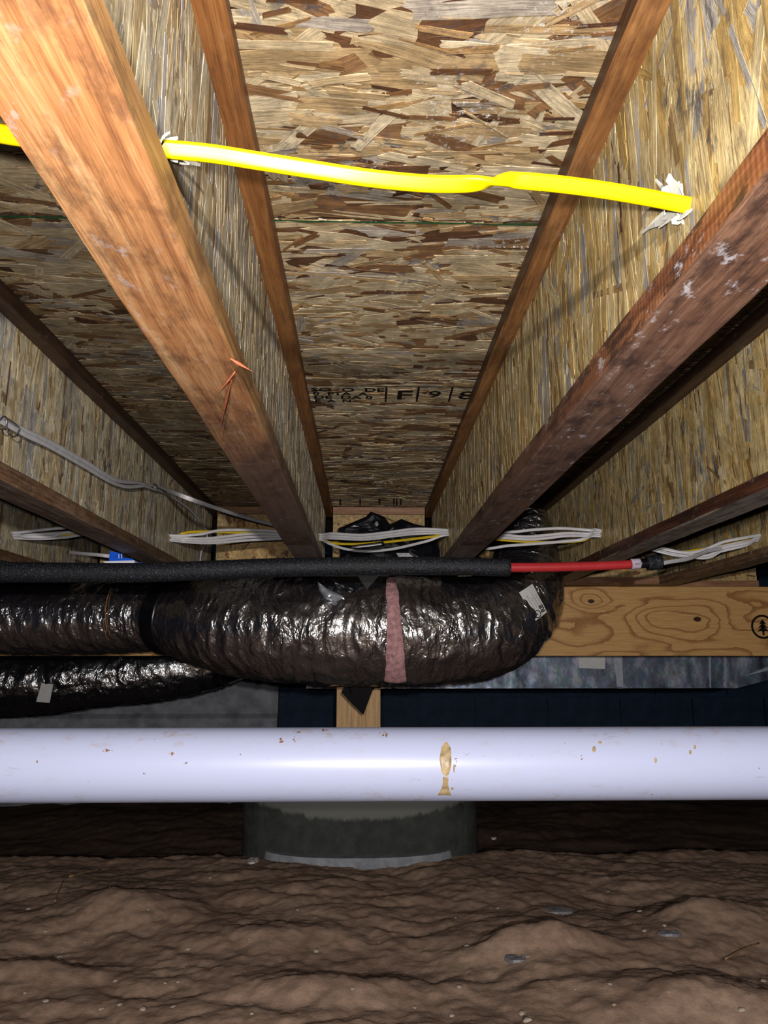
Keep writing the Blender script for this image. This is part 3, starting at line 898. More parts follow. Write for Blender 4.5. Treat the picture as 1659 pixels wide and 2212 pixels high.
mesh('pier_body', v, f, MAT['pier'], prt, base=(-0.4, 112.5, -25), smooth=False)
v, f = superell(-0.6, 108.0, 12.5, 6.2, -27.5, -23.9, p=2.2, seed=4, dz=3, flare=0.05)
tag(mesh('footing_pad', v, f, MAT['pad'], prt), 'pale grey pad at the foot')

# ------------------------------------------------------------------ DUCTS
def duct(name_, pts, radii, n, m, mat, root, seed, amp=1.0, squeeze=()):
    P = spline(pts, n)
    T, A, B = frames(P, (0, 0, 1))
    R_ = spline([(r_, 0, 0) for r_ in radii], n)[:, 0]
    seglen = np.concatenate([[0], np.cumsum(np.linalg.norm(np.diff(P, axis=0), axis=1))])
    V, F, G = [], [], []
    for i in range(n + 1):
        s_ = seglen[i]
        sq = 1.0
        for (sc_, wd, am) in squeeze: sq -= am * math.exp(-((s_ - sc_) / wd) ** 2)
        for k in range(m):
            a = 2 * PI * k / m
            ca, sa = math.cos(a), math.sin(a)
            q = (ca * 1.4, sa * 1.4, s_ * 0.55)
            w1 = abs(mnoise.noise((q[0] * 0.9 + seed, q[1] * 0.9, q[2] * 1.5 + 0.6 * mnoise.noise((ca * 1.5, sa * 1.5, s_ * 0.2)))))
            w2 = abs(mnoise.noise((q[0] * 1.6, q[1] * 1.6 + seed, q[2] * 0.9 + math.sin(a) * 1.2)))
            w3 = mnoise.noise((q[0] * 0.5, q[1] * 0.5, s_ * 0.10 + seed))
            w4 = abs(mnoise.noise((ca * 5, sa * 5 + seed, s_ * 1.9)))
            rib = 0.0015 * math.sin(s_ * 2 * PI / 1.1)
            rr = R_[i] * sq * (1 + amp * (0.05 * w3 - 0.04 * w1 - 0.055 * w2 - 0.022 * w4 + rib))
            V.append(P[i] + A[i] * ca * rr + B[i] * sa * rr); G.append((s_ + seed * 7, a * 5.5, seed))
    for i in range(n):
        for k in range(m):
            k2 = (k + 1) % m
            F.append((i * m + k, i * m + k2, (i + 1) * m + k2, (i + 1) * m + k))
    F.append(tuple(reversed(range(m)))); F.append(tuple(n * m + k for k in range(m)))
    return mesh(name_, V, F, mat, root, smooth=True, attrs=[('grain', 'FLOAT_VECTOR', G)]), P, R_, seglen, (T, A, B)

# the near duct: a left run, a strap, the big run, a pink torn seam, an elbow into the joist bay
d1 = tag(empty('flexible_duct', (0, 92, -2)), 'large black foil flexible duct under the joists with a torn pink seam', 'duct')
LP = [(-62, 101, 5.4), (-44, 101, 5.45), (-30, 100, 5.6), (-24.0, 98, 5.6)]
o, P1, R1, S1, FR1 = duct('foil_jacket', LP, [4.55, 4.6, 4.6, 4.2], 260, 130, MAT['foil'], d1, 3.0, 1.0)
MP = [(-24.0, 98.0, 5.4), (-17, 94, 4.6), (-8, 91, 3.9), (2, 90, 3.6), (9, 90.5, 3.7), (15, 92, 4.6), (19.4, 94.5, 8.0), (20.6, 97.0, 13.0), (20.4, 98.5, 18.5)]
RM = [4.4, 5.9, 6.35, 6.45, 6.4, 6.1, 5.3, 4.3, 3.6]
o, P2, R2, S2, FR2 = duct('foil_jacket', MP, RM, 460, 150, MAT['foil'], d1, 8.0, 1.0)
# strap between the runs
V, F = sweep([(-24.6, 98.4, 5.6), (-24.0, 98.0, 5.5), (-23.2, 97.6, 5.4)], 6, ring(4.75, 4.75, 48))
tag(mesh('strap', V, F, MAT['tape'], d1, smooth=True), 'black strap')
# surface patch on a duct: along-range in station, angle range
def on_duct(P, R_, FR, st, ang, lift):
    i = st; k = int(i); u = i - k
    k2 = min(k + 1, len(P) - 1)
    p = P[k] * (1 - u) + P[k2] * u
    a = FR[1][k]; b = FR[2][k]
    r_ = R_[k] * (1 - u) + R_[k2] * u
    return p + (a * math.cos(ang) + b * math.sin(ang)) * (r_ + lift)
def station_for_px(P, px):
    best, bi = 1e9, 0
    for i, p in enumerate(P):
        d = np.dot(p, _F); x = 829.5 + np.dot(p, _R) / d * FPX
        if abs(x - px) < best and i < 300: best, bi = abs(x - px), i
    return bi
# angle that faces the camera: b = T x A ; find sign
def facing(P, FR, st):
    p = P[st]; c = -p / np.linalg.norm(p)
    return math.atan2(np.dot(c, FR[2][st]), np.dot(c, FR[1][st]))
st = station_for_px(P2, 848); fa = facing(P2, FR2, st)
sgn = 1 if fa > 0 else -1
V, F = [], []
NA = 60
for j in range(NA + 1):
    t = j / NA
    ang = sgn * (0.25 + (2.62 - 0.25) * t)
    cen = st - 3.5 + 5.0 * t
    hw = (3.8 + 4.4 * t ** 2) * (1 + 0.25 * mnoise.noise((t * 9, 1, 0)))
    for q in range(-3, 4):
        u = q / 3
        lift = 0.22 * (1 - u * u) + 0.06 * mnoise.noise((t * 30, q, 2)) + 0.0
        V.append(on_duct(P2, R2, FR2, min(458, max(1, cen + u * hw)), ang, lift))
for j in range(NA):
    for q in range(6): F.append((j * 7 + q, j * 7 + q + 1, (j + 1) * 7 + q + 1, (j + 1) * 7 + q))
tag(mesh('insulation_strip', V, F, MAT['insulation'], d1, smooth=True), 'pink fibre insulation showing through the seam')
# label on the elbow
lab = tag(empty('_tmp', (0, 0, 0)), 'x')
bpy.data.objects.remove(lab)
c4 = [(1121, 1280), (1150, 1261), (1182, 1322), (1157, 1341)]
YL = 87.2
Lq = [atY(a, b, YL + 0.012 * (a - 1121)) for a, b in c4]
def bil(u, v_): return (Lq[0] * (1 - u) + Lq[1] * u) * (1 - v_) + (Lq[3] * (1 - u) + Lq[2] * u) * v_
V, F = [], []
nn = np.cross(Lq[1] - Lq[0], Lq[3] - Lq[0]); nn /= np.linalg.norm(nn)
if np.dot(nn, -Lq[0]) < 0: nn = -nn
for j in range(9):
    for i in range(7):
        V.append(bil(i / 6, j / 8) + nn * (0.10 * math.sin(i / 6 * PI) + 0.03 * math.sin(j * 1.3)))
for j in range(8):
    for i in range(6): F.append((j * 7 + i, j * 7 + i + 1, (j + 1) * 7 + i + 1, (j + 1) * 7 + i))
lb = tag(mesh('label', V, F, MAT['label'], d1, smooth=True), 'white sticker with fine print')
ex = (Lq[3] - Lq[0]); ey = (Lq[1] - Lq[0]); lx = np.linalg.norm(ex); ly = np.linalg.norm(ey)
# R8 reads along the short side, seen from the lower end
def lab_matrix(u, v_, xdir, ydir):
    o_ = bil(u, v_) + nn * 0.16
    xd = xdir / np.linalg.norm(xdir); yd = ydir - xd * np.dot(ydir, xd); yd /= np.linalg.norm(yd)
    zd = np.cross(xd, yd)
    return Matrix(((xd[0], yd[0], zd[0], o_[0]), (xd[1], yd[1], zd[1], o_[1]), (xd[2], yd[2], zd[2], o_[2]), (0, 0, 0, 1)))
text_mesh('lettering', 'R8', 0.8, MAT['ink'], lab_matrix(0.92, 0.93, -ex, -ey), lb, 0.02)
for k in range(4):
    text_mesh('lettering', 'insulated duct ' if k % 2 else 'flame spread index', 0.24, MAT['ink_soft'], lab_matrix(0.34 + 0.18 * k, 0.70, -ex, -ey), lb)
cc = bil(0.3, 0.86) + nn * 0.17
V, F = [], []
exn, eyn = ex / lx, ey / ly
for k in range(24):
    a = 2 * PI * k / 24
    for r_ in (0.36, 0.46): V.append(cc + exn * r_ * math.cos(a) + eyn * r_ * math.sin(a))
F = [(2 * k, 2 * k + 1, (2 * k + 3) % 48, (2 * k + 2) % 48) for k in range(24)]
V += [cc - exn * .2, cc + eyn * .07, cc + exn * .2, cc - eyn * .07]; F.append((48, 49, 50, 51))
mesh('round_mark', V, F, MAT['ink'], lb)
# dried drips on the left run
st1 = station_for_px(P1, 262)
for off, wd, a0, a1 in ((0, 0.25, 0.75, 2.0), (2.2, 0.12, 0.75, 1.5), (3.0, 0.14, 1.45, 2.15), (-0.6, 0.12, 1.7, 2.25)):
    V, F = [], []
    for j in range(25):
        t = j / 24; ang = sgn * (a0 + (a1 - a0) * t)
        cen = st1 + off + 2.2 * t * t + 1.2 * mnoise.noise((t * 5, off, 1))
        w_ = wd * (0.6 + 0.8 * abs(mnoise.noise((t * 12, off, 4)))) / 0.15
        for q in (-1, 1): V.append(on_duct(P1, R1, FR1, cen + q * w_ * .5, ang, 0.1))
    F = [(2 * j, 2 * j + 1, 2 * j + 3, 2 * j + 2) for j in range(24)]
    tag(mesh('dried_drip', V, F, MAT['mud'], d1), 'tan dried drip')

# the far duct, lower left, behind the beam
d2 = tag(empty('flexible_duct', (-50, 136, -8)), 'second black flexible duct in the dark behind the beam, lower left', 'duct')
FP = [(-84, 134, -3.2), (-62, 134, -3.2), (-45, 135, -2.4), (-30, 137, -0.6), (-20, 140, 3.0), (-17, 142, 9.0)]
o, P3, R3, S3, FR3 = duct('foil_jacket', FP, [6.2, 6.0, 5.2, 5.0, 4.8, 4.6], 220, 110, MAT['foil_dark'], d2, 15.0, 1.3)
tg = [atY(a, b, 127.4) for a, b in ((90, 1475), (115, 1478), (107, 1518), (78, 1516))]
V = [p for p in tg] + [p + EY * 0.12 for p in tg]
tag(mesh('hang_tag', V, [(0, 1, 2, 3), (7, 6, 5, 4), (0, 4, 5, 1), (1, 5, 6, 2), (2, 6, 7, 3), (3, 7, 4, 0)], MAT['label'], d2), 'pale tag')
V, F = sweep([atY(100, 1432, 127.6), atY(101, 1455, 127.3), atY(103, 1477, 127.3)], 6, flat_prof(0.9, 0.08), up=(1, 0, 0))
tag(mesh('tag_strip', V, F, MAT['tape'], d2), 'dark strip')

# sheet metal trunk duct behind the beam
d3 = tag(empty('sheet_metal_duct', (25, 122, -3.9)), 'long dull galvanised duct below and behind the beam, right of the post', 'duct')
x_l = atY(662, 1480, 118)[0]; x_r = atY(1590, 1480, 118)[0]
V = [(x_l, 118, -3.9), (x_r, 118, -3.9), (x_r + 14, 118, -0.5), (x_r + 14, 118, 4.5), (x_l, 118, 4.5)]
V = V + [(a, 128, c) for a, b, c in V]
F = [(0, 1, 2, 3, 4), (9, 8, 7, 6, 5)] + [(k, k + 5, (k + 1) % 5 + 5, (k + 1) % 5) for k in range(5)]
mesh('duct_body', V, F, MAT['sheet'], d3)
def strip_on_sheet(name_, corners, mat, lift=0.12):
    q = [atY(a, b, 118 - lift) for a, b in corners]
    V = [p for p in q] + [p + EY * (lift - 0.02) for p in q]
    return mesh(name_, V, [(0, 1, 2, 3), (7, 6, 5, 4), (0, 4, 5, 1), (1, 5, 6, 2), (2, 6, 7, 3), (3, 7, 4, 0)], mat, d3)
tag(strip_on_sheet('label', ((1250, 1400), (1307, 1400), (1307, 1445), (1250, 1443)), MAT['label']), 'white sticker')
strip_on_sheet('joint_strip', ((1326, 1400), (1343, 1400), (1347, 1487), (1333, 1487)), MAT['sheet_light'])
strip_on_sheet('joint_strip', ((1531, 1400), (1536, 1400), (1536, 1486), (1533, 1486)), MAT['sheet_light'], 0.2)
strip_on_sheet('joint_strip', ((1565, 1400), (1568, 1400), (1569, 1486), (1566, 1486)), MAT['sheet_light'], 0.2)
strip_on_sheet('brace', ((1608, 1460), (1659, 1440), (1700, 1424), (1700, 1440)), MAT['sheet_light'], 0.25)
strip_on_sheet('hem', ((662, 1483.5), (1592, 1483.5), (1592, 1486), (662, 1486)), MAT['sheet'], 0.18)

# boot wrapped in black plastic, between the two middle joists
bt = tag(empty('duct_boot', (2, 100, 6)), 'duct boot wrapped in crumpled black plastic in the middle joist bay', 'duct boot')
def crumple(name_, outline, y0, y1, mat, root, seed, bul=1.2, nn_=26):
    """closed sheet-bag: front outline in pixels at depth y0, swelling toward the camera, back at y1"""
    c = np.mean(outline, axis=0)
    m_ = len(outline)
    per = []
    for k in range(m_):
        a = np.array(outline[k], float); b = np.array(outline[(k + 1) % m_], float)
        for q in range(4): per.append(a + (b - a) * q / 4)
    m_ = len(per)
    V, F = [], []
    rings = 7
    for j in range(rings + 1):
        s_ = 1 - j / rings
        for k in range(m_):
            p = c + (per[k] - c) * s_
            dy = -bul * math.sqrt(max(0, 1 - s_ ** 2)) + 0.5 * mnoise.noise((p[0] * .03 + seed, p[1] * .03, seed)) * (1 - s_ ** 4) * 2.0 + 0.8 * abs(mnoise.noise((p[0] * .012, p[1] * .025, seed + 5))) * (1 - s_ ** 4)
            V.append(atY(p[0], p[1], y0 + dy))
    for k in range(m_): V.append(atY(per[k][0], per[k][1], y1) * np.array([1, 1, 1]))
    for j in range(rings):
        for k in range(m_):
            k2 = (k + 1) % m_
            F.append((j * m_ + k, j * m_ + k2, (j + 1) * m_ + k2, (j + 1) * m_ + k))
    b0 = (rings + 1) * m_
    for k in range(m_):
        k2 = (k + 1) % m_
        F.append((b0 + k, b0 + k2, k2, k))
    F.append(tuple(reversed([b0 + k for k in range(m_)])))
    return mesh(name_, V, F, mat, root)
crumple('plastic_wrap', [(730, 1142), (762, 1128), (790, 1116), (801, 1105), (830, 1116), (842, 1132), (864, 1122), (868, 1121), (896, 1132), (935, 1140), (950, 1190), (950, 1250), (700, 1250), (735, 1200)], 99.0, 106.0, MAT['film'], bt, 2.0)
crumple('tape_wrap', [(690, 1240), (850, 1240), (838, 1272), (800, 1290), (768, 1312), (742, 1300), (715, 1282), (700, 1262)], 87.5, 95.0, MAT['film'], bt, 6.0, 2.4)
tag(crumple('silver_foil_edge', [(686, 1256), (706, 1270), (740, 1287), (759, 1306), (735, 1303), (702, 1295), (690, 1276)], 84.9, 85.8, MAT['foil_bright'], bt, 3.3, 0.7), 'bright foil edge')
q = [atY(a, b, y) for a, b, y in ((770, 1240, 84.2), (822, 1240, 84.2), (792, 1274, 83.9))]
V = q + [p + EY * 0.1 for p in q]
mesh('plastic_flap', V, [(0, 1, 2), (5, 4, 3), (0, 3, 4, 1), (1, 4, 5, 2), (2, 5, 3, 0)], MAT['tape'], bt)
# black flap hanging from the underside of the near duct, in front of the post
q = [atY(a, b, y) for a, b, y in ((752, 1455, 95.0), (815, 1455, 95.0), (808, 1482, 96.2), (785, 1544, 97.0), (762, 1522, 96.8), (738, 1496, 96.4), (744, 1478, 96.0))]
V = q + [p + EY * 0.1 for p in q]
F = [tuple(range(7)), tuple(reversed(range(7, 14)))] + [(k, k + 7, (k + 1) % 7 + 7, (k + 1) % 7) for k in range(7)]
tag(mesh('plastic_flap', V, F, MAT['film'], d1), 'pointed black plastic flap hanging below the duct')

# ------------------------------------------------------------------ PIPES
YP = 51.0
pc = atY(829, 1650, YP)
def pipe_x(x0, x1, yc, zc, r_, n=48, wall=0.25, seg=40):
    V, F = [], []
    for i in range(seg + 1):
        x = x0 + (x1 - x0) * i / seg
        for k in range(n):
            a = 2 * PI * k / n
            V.append((x, yc + r_ * math.cos(a), zc + r_ * math.sin(a)))
    for i in range(seg):
        for k in range(n):
            k2 = (k + 1) % n
            F.append((i * n + k, i * n + k2, (i + 1) * n + k2, (i + 1) * n + k))
    F.append(tuple(reversed(range(n)))); F.append(tuple(seg * n + k for k in range(n)))
    return V, F
pvc = tag(empty('drain_pipe', (0, YP, pc[2] - 2.25)), 'thick white plastic drain pipe crossing the whole view above the soil', 'pipe')
v, f = pipe_x(-100, 100, YP, pc[2], 2.25)
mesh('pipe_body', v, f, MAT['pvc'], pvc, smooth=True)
def on_pipe(px, py, lift=0.012):
    d = ray(px, py)
    a = d[1] ** 2 + d[2] ** 2; b = -2 * (d[1] * YP + d[2] * pc[2]); c = YP ** 2 + pc[2] ** 2 - (2.25 + lift) ** 2
    D = b * b - 4 * a * c
    t = (-b - math.sqrt(max(D, 0))) / (2 * a)
    return d * t
def stain(name_, poly, mat):
    c = np.mean(poly, axis=0)
    V = [on_pipe(*c, 0.03)]; n_ = len(poly)
    for s_ in (0.5, 0.85, 1.0):
        for p in poly: V.append(on_pipe(*(c + (np.array(p, float) - c) * s_), 0.03 if s_ < 1 else 0.004))
    F = [(0, 1 + k, 1 + (k + 1) % n_) for k in range(n_)]
    for j in range(2):
        for k in range(n_):
            k2 = (k + 1) % n_
            F.append((1 + j * n_ + k, 1 + (j + 1) * n_ + k, 1 + (j + 1) * n_ + k2, 1 + j * n_ + k2))
    return mesh(name_, V, F, mat, pvc, smooth=True)
def oval(cx, cy, rx, ry, n=14, j=0.15):
    return [(cx + rx * math.cos(2 * PI * k / n) * (1 + rng.uniform(-j, j)), cy + ry * math.sin(2 * PI * k / n) * (1 + rng.uniform(-j, j))) for k in range(n)]
rng.seed(31)
tag(stain('glue_stain', oval(963, 1640, 13, 37, 18, 0.06), MAT['glue']), 'tan oval glue run')
stain('glue_stain', [(957, 1678), (969, 1678), (968, 1692), (975, 1718), (945, 1718), (955, 1700)], MAT['glue'])
for (cx, cy, rx, ry) in ((1283, 1619, 4, 7), (1296, 1604, 4, 3), (1416, 1642, 3, 6), (1491, 1625, 3, 5), (1501, 1614, 3, 5), (977, 1703, 3, 3), (981, 1660, 2, 10)):
    stain('glue_drop', oval(cx, cy, rx, ry, 8), MAT['glue'])
def cluster(cx, cy, rx, ry, n_):
    V, F = [], []
    for q in range(n_):
        a = rng.uniform(0, 2 * PI); d = rng.random() ** 0.6
        x, y = cx + rx * d * math.cos(a), cy + ry * d * math.sin(a)
        sz = rng.uniform(0.6, 2.6) * (1.3 - d)
        pl_ = oval(x, y, sz * rng.uniform(.7, 1.8), sz * rng.uniform(.6, 1.2), 7, 0.4)
        o_ = len(V)
        V.append(on_pipe(x, y, 0.02)); V += [on_pipe(*p, 0.008) for p in pl_]
        F += [(o_, o_ + 1 + k, o_ + 1 + (k + 1) % 7) for k in range(7)]
    mesh('mud_splash', V, F, MAT['mud'], pvc, smooth=True)
for (cx, cy, rx, ry, n_) in ((232, 1622, 13, 5, 14), (640, 1581, 12, 4, 12), (700, 1577, 10, 3, 10), (608, 1601, 6, 9, 12), (829, 1587, 12, 7, 18), (636, 1598, 4, 8, 9), (402, 1650, 5, 6, 6), (372, 1628, 8, 6, 7), (311, 1670, 4, 4, 3), (518, 1629, 3, 2, 2), (80, 1645, 5, 3, 3), (1255, 1637, 4, 6, 4), (985, 1650, 6, 14, 8)):
    cluster(cx, cy, rx, ry, n_)

# foam sleeve and red pipe below the joists
YF = 72.6
def path(px_pts, Y):
    return [atY(a, b, Y) for a, b in px_pts]
fs = path([(-260, 1243), (-120, 1237), (0, 1236), (150, 1237), (300, 1237), (450, 1232), (600, 1226), (800, 1223), (950, 1223), (1101, 1226)], YF)
def foam_r(i, k, p): return 1 + 0.012 * mnoise.noise((p[0] * .6, p[1] * 2, p[2] * 2))
v, f = sweep(fs, 160, ring(0.93, 0.93, 32), scale=lambda t: 1.06 - 0.14 * t, rfun=foam_r)
tag(mesh('foam_sleeve', v, f, MAT['foam'], smooth=True), 'black foam insulation sleeve round the pipe just under the joists', 'pipe insulation')
px_ = tag(empty('red_pipe', (17, YF, 8)), 'red plastic water pipe coming out of the black foam sleeve', 'pipe')
rp = path([(1060, 1226), (1101, 1226), (1200, 1225), (1300, 1222), (1364, 1219)], YF)
v, f = sweep(rp, 40, ring(0.47, 0.47, 24), scale=lambda t: 1.0 - 0.1 * t)
mesh('pipe_body', v, f, MAT['pex'], px_, smooth=True)
v, f = sweep(path([(1363, 1218.5), (1372, 1218), (1382, 1217.5)], YF), 6, ring(0.5, 0.5, 20))
tag(mesh('label', v, f, MAT['label_lilac'], px_, smooth=True), 'pale sticker band with small print')
pt = atY(1366, 1221, YF - 0.56)
text_mesh('lettering', '1.007', 0.36, MAT['ink'], Matrix(((1, 0, 0, pt[0]), (0, 0, -1, pt[1]), (0, 1, 0, pt[2]), (0, 0, 0, 1))), px_)
v, f = sweep(path([(1381, 1217.5), (1392, 1217), (1403, 1216)], YF), 6, ring(0.46, 0.46, 20))
tag(mesh('fitting', v, f, MAT['tape'], px_, smooth=True), 'black fitting')
v, f = sweep(path([(1398, 1217), (1412, 1215), (1427, 1213)], YF), 10, ring(0.72, 0.72, 20), rfun=lambda i, k, p: 1 + 0.12 * mnoise.noise((p[0] * 2, p[1] * 2, p[2] * 2)))
tag(mesh('foam_stub', v, f, MAT['foam'], px_, smooth=True), 'torn black foam end')

# ------------------------------------------------------------------ CABLES
# near yellow cable
def lerp(a, b, t): return a + (b - a) * t
yel = [(-90, 262), (-30, 276), (20, 292), (150, 306), (340, 321), (450, 331), (560, 348), (680, 367), (800, 385), (930, 397), (1040, 396), (1095, 388), (1120, 390), (1200, 397), (1300, 410), (1400, 427), (1484, 443)]
ypts = []
for a, b in yel:
    ypts.append(atY(a, b, lerp(19.2, 21.2, (a - 340) / 1150.0)))
end = ypts[-1]; ypts.append(end + np.array([1.2, 0.1, -0.1]))
ypts = [np.array([JX['ll'] + 0.1, 18.0, 14.6]), np.array([-17.5, 18.2, 14.5]), np.array([-13.0, 18.4, 14.4])] + ypts[2:]
yc = tag(empty('yellow_cable', (-4, 20, 13)), 'bright yellow electrical cable crossing the middle bay in front, with a half twist', 'cable')
npt = 200
def yroll(t):
    P = yroll.P[min(npt, int(round(t * npt)))]
    d = np.dot(P, _F); x = 829.5 + np.dot(P, _R) / d * FPX
    u = min(1, max(0, (x - 985) / (1150 - 985)))
    return PI * (u * u * (3 - 2 * u)) - 0.0
yroll.P = spline(ypts, npt)
v, f = sweep(ypts, npt, flat_prof(0.50, 0.24, 8), up=(0, -0.55, 0.83), roll=yroll, fixed=True)
mesh('cable_jacket', v, f, MAT['cable_yellow'], yc, smooth=True)
pa = atY(1356, 423, 20.6); pb = atY(1484, 446, 20.9)
xd = pb - pa; xd /= np.linalg.norm(xd)
fc = -pa / np.linalg.norm(pa); yd = np.cross(fc, xd); yd /= np.linalg.norm(yd); zd = np.cross(xd, yd)
text_mesh('lettering', 'TYPE NM-B  AWG 12 CU', 0.135, MAT['ink_yellow'], Matrix(((xd[0], yd[0], zd[0], pa[0]), (xd[1], yd[1], zd[1], pa[1]), (xd[2], yd[2], zd[2], pa[2]), (0, 0, 0, 1))), yc)

# the far bundle through the joist webs
YB = 87.0
HOLES = {'lll': (25, 1157), 'll': (362, 1162), 'l': (686, 1160), 'r': (973, 1151), 'rr': (1303, 1154), 'rrr': (1642, 1162)}
def hole(k): return atX(HOLES[k][0], HOLES[k][1], JX[k])
def bundle(bays, dz):
    pts = []
    order = ['lll', 'll', 'l', 'r', 'rr', 'rrr']
    start = hole('lll'); pts.append(start + np.array([-6, 0, 0.2 + dz])); pts.append(start + np.array([0, 0, dz]))
    for a, b in zip(order[:-1], order[1:]):
        ha, hb = hole(a), hole(b)
        for (x, y) in bays.get(a, ()):
            d = ray(x, y)
            t = (x - HOLES[a][0]) / (HOLES[b][0] - HOLES[a][0])
            pts.append(atY(x, y, lerp(ha[1], hb[1], t) - 0.8))
        pts.append(hb + np.array([0, 0, dz]))
    pts.append(pts[-1] + np.array([4, 0, 0.2]))
    return pts
cab = [
    ('white_cable', 'cable_white', 'white cable topmost of the far bundle strung through the joists', 0.22,
     {'lll': [(70, 1149), (130, 1143), (200, 1140)], 'll': [(430, 1156), (480, 1147), (560, 1147), (620, 1151)], 'l': [(720, 1154), (780, 1157), (840, 1151), (900, 1144)], 'r': [(1090, 1151), (1150, 1146), (1210, 1143), (1270, 1147)], 'rr': [(1470, 1195), (1560, 1172), (1600, 1164)]}),
    ('white_cable', 'cable_white', 'white cable second from top of the far bundle through the joists', 0.07,
     {'lll': [(60, 1160), (110, 1160), (170, 1150)], 'll': [(410, 1164), (460, 1163), (540, 1154), (620, 1155)], 'l': [(720, 1159), (780, 1162), (840, 1156), (900, 1149)], 'r': [(1080, 1156), (1140, 1160), (1220, 1153), (1270, 1154)], 'rr': [(1500, 1200), (1560, 1184), (1610, 1174)]}),
    ('white_cable', 'cable_white', 'white cable in the middle of the far bundle, below the second', -0.08,
     {'lll': [(70, 1155), (130, 1152), (190, 1149)], 'll': [(400, 1167), (460, 1168), (540, 1160), (620, 1159)], 'l': [(720, 1163), (790, 1165), (850, 1158), (900, 1153)], 'r': [(1080, 1161), (1150, 1165), (1220, 1158), (1270, 1157)], 'rr': [(1500, 1204), (1560, 1190), (1610, 1178)]}),
    ('white_cable', 'cable_white', 'white cable sagging lowest of the far bundle in the middle bay', -0.22,
     {'lll': [(80, 1163), (140, 1160), (200, 1154)], 'll': [(400, 1170), (460, 1172), (540, 1166), (620, 1163)], 'l': [(712, 1174), (745, 1185), (790, 1190), (850, 1185), (920, 1169)], 'r': [(1040, 1183), (1100, 1178), (1170, 1173), (1250, 1166)], 'rr': [(1470, 1200), (1540, 1185), (1600, 1172)]}),
    ('yellow_cable', 'cable_yellow_old', 'yellow cable within the far bundle of white cables', -0.0,
     {'lll': [(80, 1158), (140, 1153), (200, 1150)], 'll': [(392, 1151), (430, 1147), (520, 1149), (620, 1153)], 'l': [(715, 1171), (760, 1174), (830, 1170), (900, 1162), (940, 1157)], 'r': [(1070, 1163), (1130, 1168), (1200, 1170), (1260, 1166)], 'rr': [(1440, 1190), (1530, 1184), (1600, 1170)]}),
]
for ci, (nm, mt, lbl, dz, bays) in enumerate(cab):
    pts = [p + EY * (0.24 * (ci - 2)) for p in bundle(bays, dz)]
    v, f = sweep(pts, 260, flat_prof(0.34, 0.19, 5), up=(0, -0.15, 1))
    o = tag(mesh(nm, v, f, MAT[mt], smooth=True), lbl, 'cable', 'far cable bundle')
    if nm == 'yellow_cable':
        v, f = sweep([atY(a, b, YB - 1.4) for a, b in ((757, 1182), (772, 1181), (800, 1178), (829, 1174))], 16, flat_prof(0.5, 0.3, 6), scale=lambda t: 0.5 + 0.5 * min(1, t * 3))
        tag(mesh('tape_wrap', v, f, MAT['tape'], o, smooth=True), 'black tape')
# frayed edges of the far holes
rng.seed(9)
for k, root, side in (('lll', jlll, 1), ('ll', jll, 1), ('l', jl, 1), ('r', jr, -1), ('rr', jrr, -1)):
    hx = JX[k] + side * (WEB_HALF + .05); h_ = atX(*HOLES[k], hx)
    for q in range(5):
        a = rng.uniform(0, 2 * PI); d = EZ * math.sin(a) + EY * math.cos(a)
        v, f = chip(h_ + d * 0.2, d, EX * side, rng.uniform(.25, .5), rng.uniform(.12, .3), .15)
        mesh('wood_chip', v, f, MAT['post_wood'], root)

# white cable leaving the torn foam end
pts = [atY(1420, 1219, YF), atY(1450, 1213, YF + 1), atY(1490, 1206, YF + 3), atY(1530, 1190, YF + 6), atY(1590, 1180, YF + 9), atY(1640, 1166, 82), hole('rrr') + np.array([1, 0, -.3])]
v, f = sweep(pts, 60, flat_prof(0.42, 0.2, 5), up=(0, -0.2, 1))
tag(mesh('white_cable', v, f, MAT['cable_white'], smooth=True), 'white cable rising right from the torn foam end of the red pipe', 'cable')

# grey cables on the left joist's web
XW = JX['ll'] + WEB_HALF + 0.05
def onweb(px, py, lift): 
    return atX(px, py, XW + lift)
A_ = [(-80, 858), (-30, 885), (20, 913), (60, 934), (110, 957), (180, 996), (230, 1027), (262, 1040), (300, 1043), (330, 1050), (345, 1052)]
pts = [onweb(a, b, 0.35) for a, b in A_] + [atY(400, 1074, 66), atY(480, 1102, 78), atY(560, 1126, 88), atY(640, 1145, 97)]
v, f = sweep(pts, 120, flat_prof(0.40, 0.2, 5), up=(0, 0, 1), roll=lambda t: 1.2 * math.sin(t * 7) * (0.35 < t < 0.75))
ga = tag(mesh('grey_cable', v, f, MAT['cable_grey'], smooth=True), 'grey-white cable on the left joist that leaves it toward the middle', 'cable', 'cables stapled to the left joist')
B_ = [(-80, 866), (-30, 893), (20, 920), (60, 942), (110, 966), (180, 1006), (240, 1041), (275, 1052), (310, 1050), (330, 1056), (350, 1062), (385, 1082), (415, 1105), (435, 1130), (447, 1150), (446, 1172), (436, 1190), (432, 1215)]
pts = [onweb(a, b, 0.22 + (0.5 if a < 345 else 0.3)) for a, b in B_]
v, f = sweep(pts, 140, flat_prof(0.36, 0.2, 5), up=(0, 0, 1), roll=lambda t: 0.9 * math.sin(t * 9) * (0.3 < t < 0.7))
gb = tag(mesh('grey_cable', v, f, MAT['cable_grey'], smooth=True), 'grey-white cable on the left joist that bends down behind the far bundle', 'cable', 'cables stapled to the left joist')
c0 = onweb(335, 1054, 0.4)
v, f = sweep([c0 + np.array([0, -0.25, 0.05]), c0, c0 + np.array([0, 0.25, -0.05])], 4, ring(0.42, 0.3, 14))
tag(mesh('tape_wrap', v, f, MAT['wire'], ga, smooth=True), 'dark tape band')
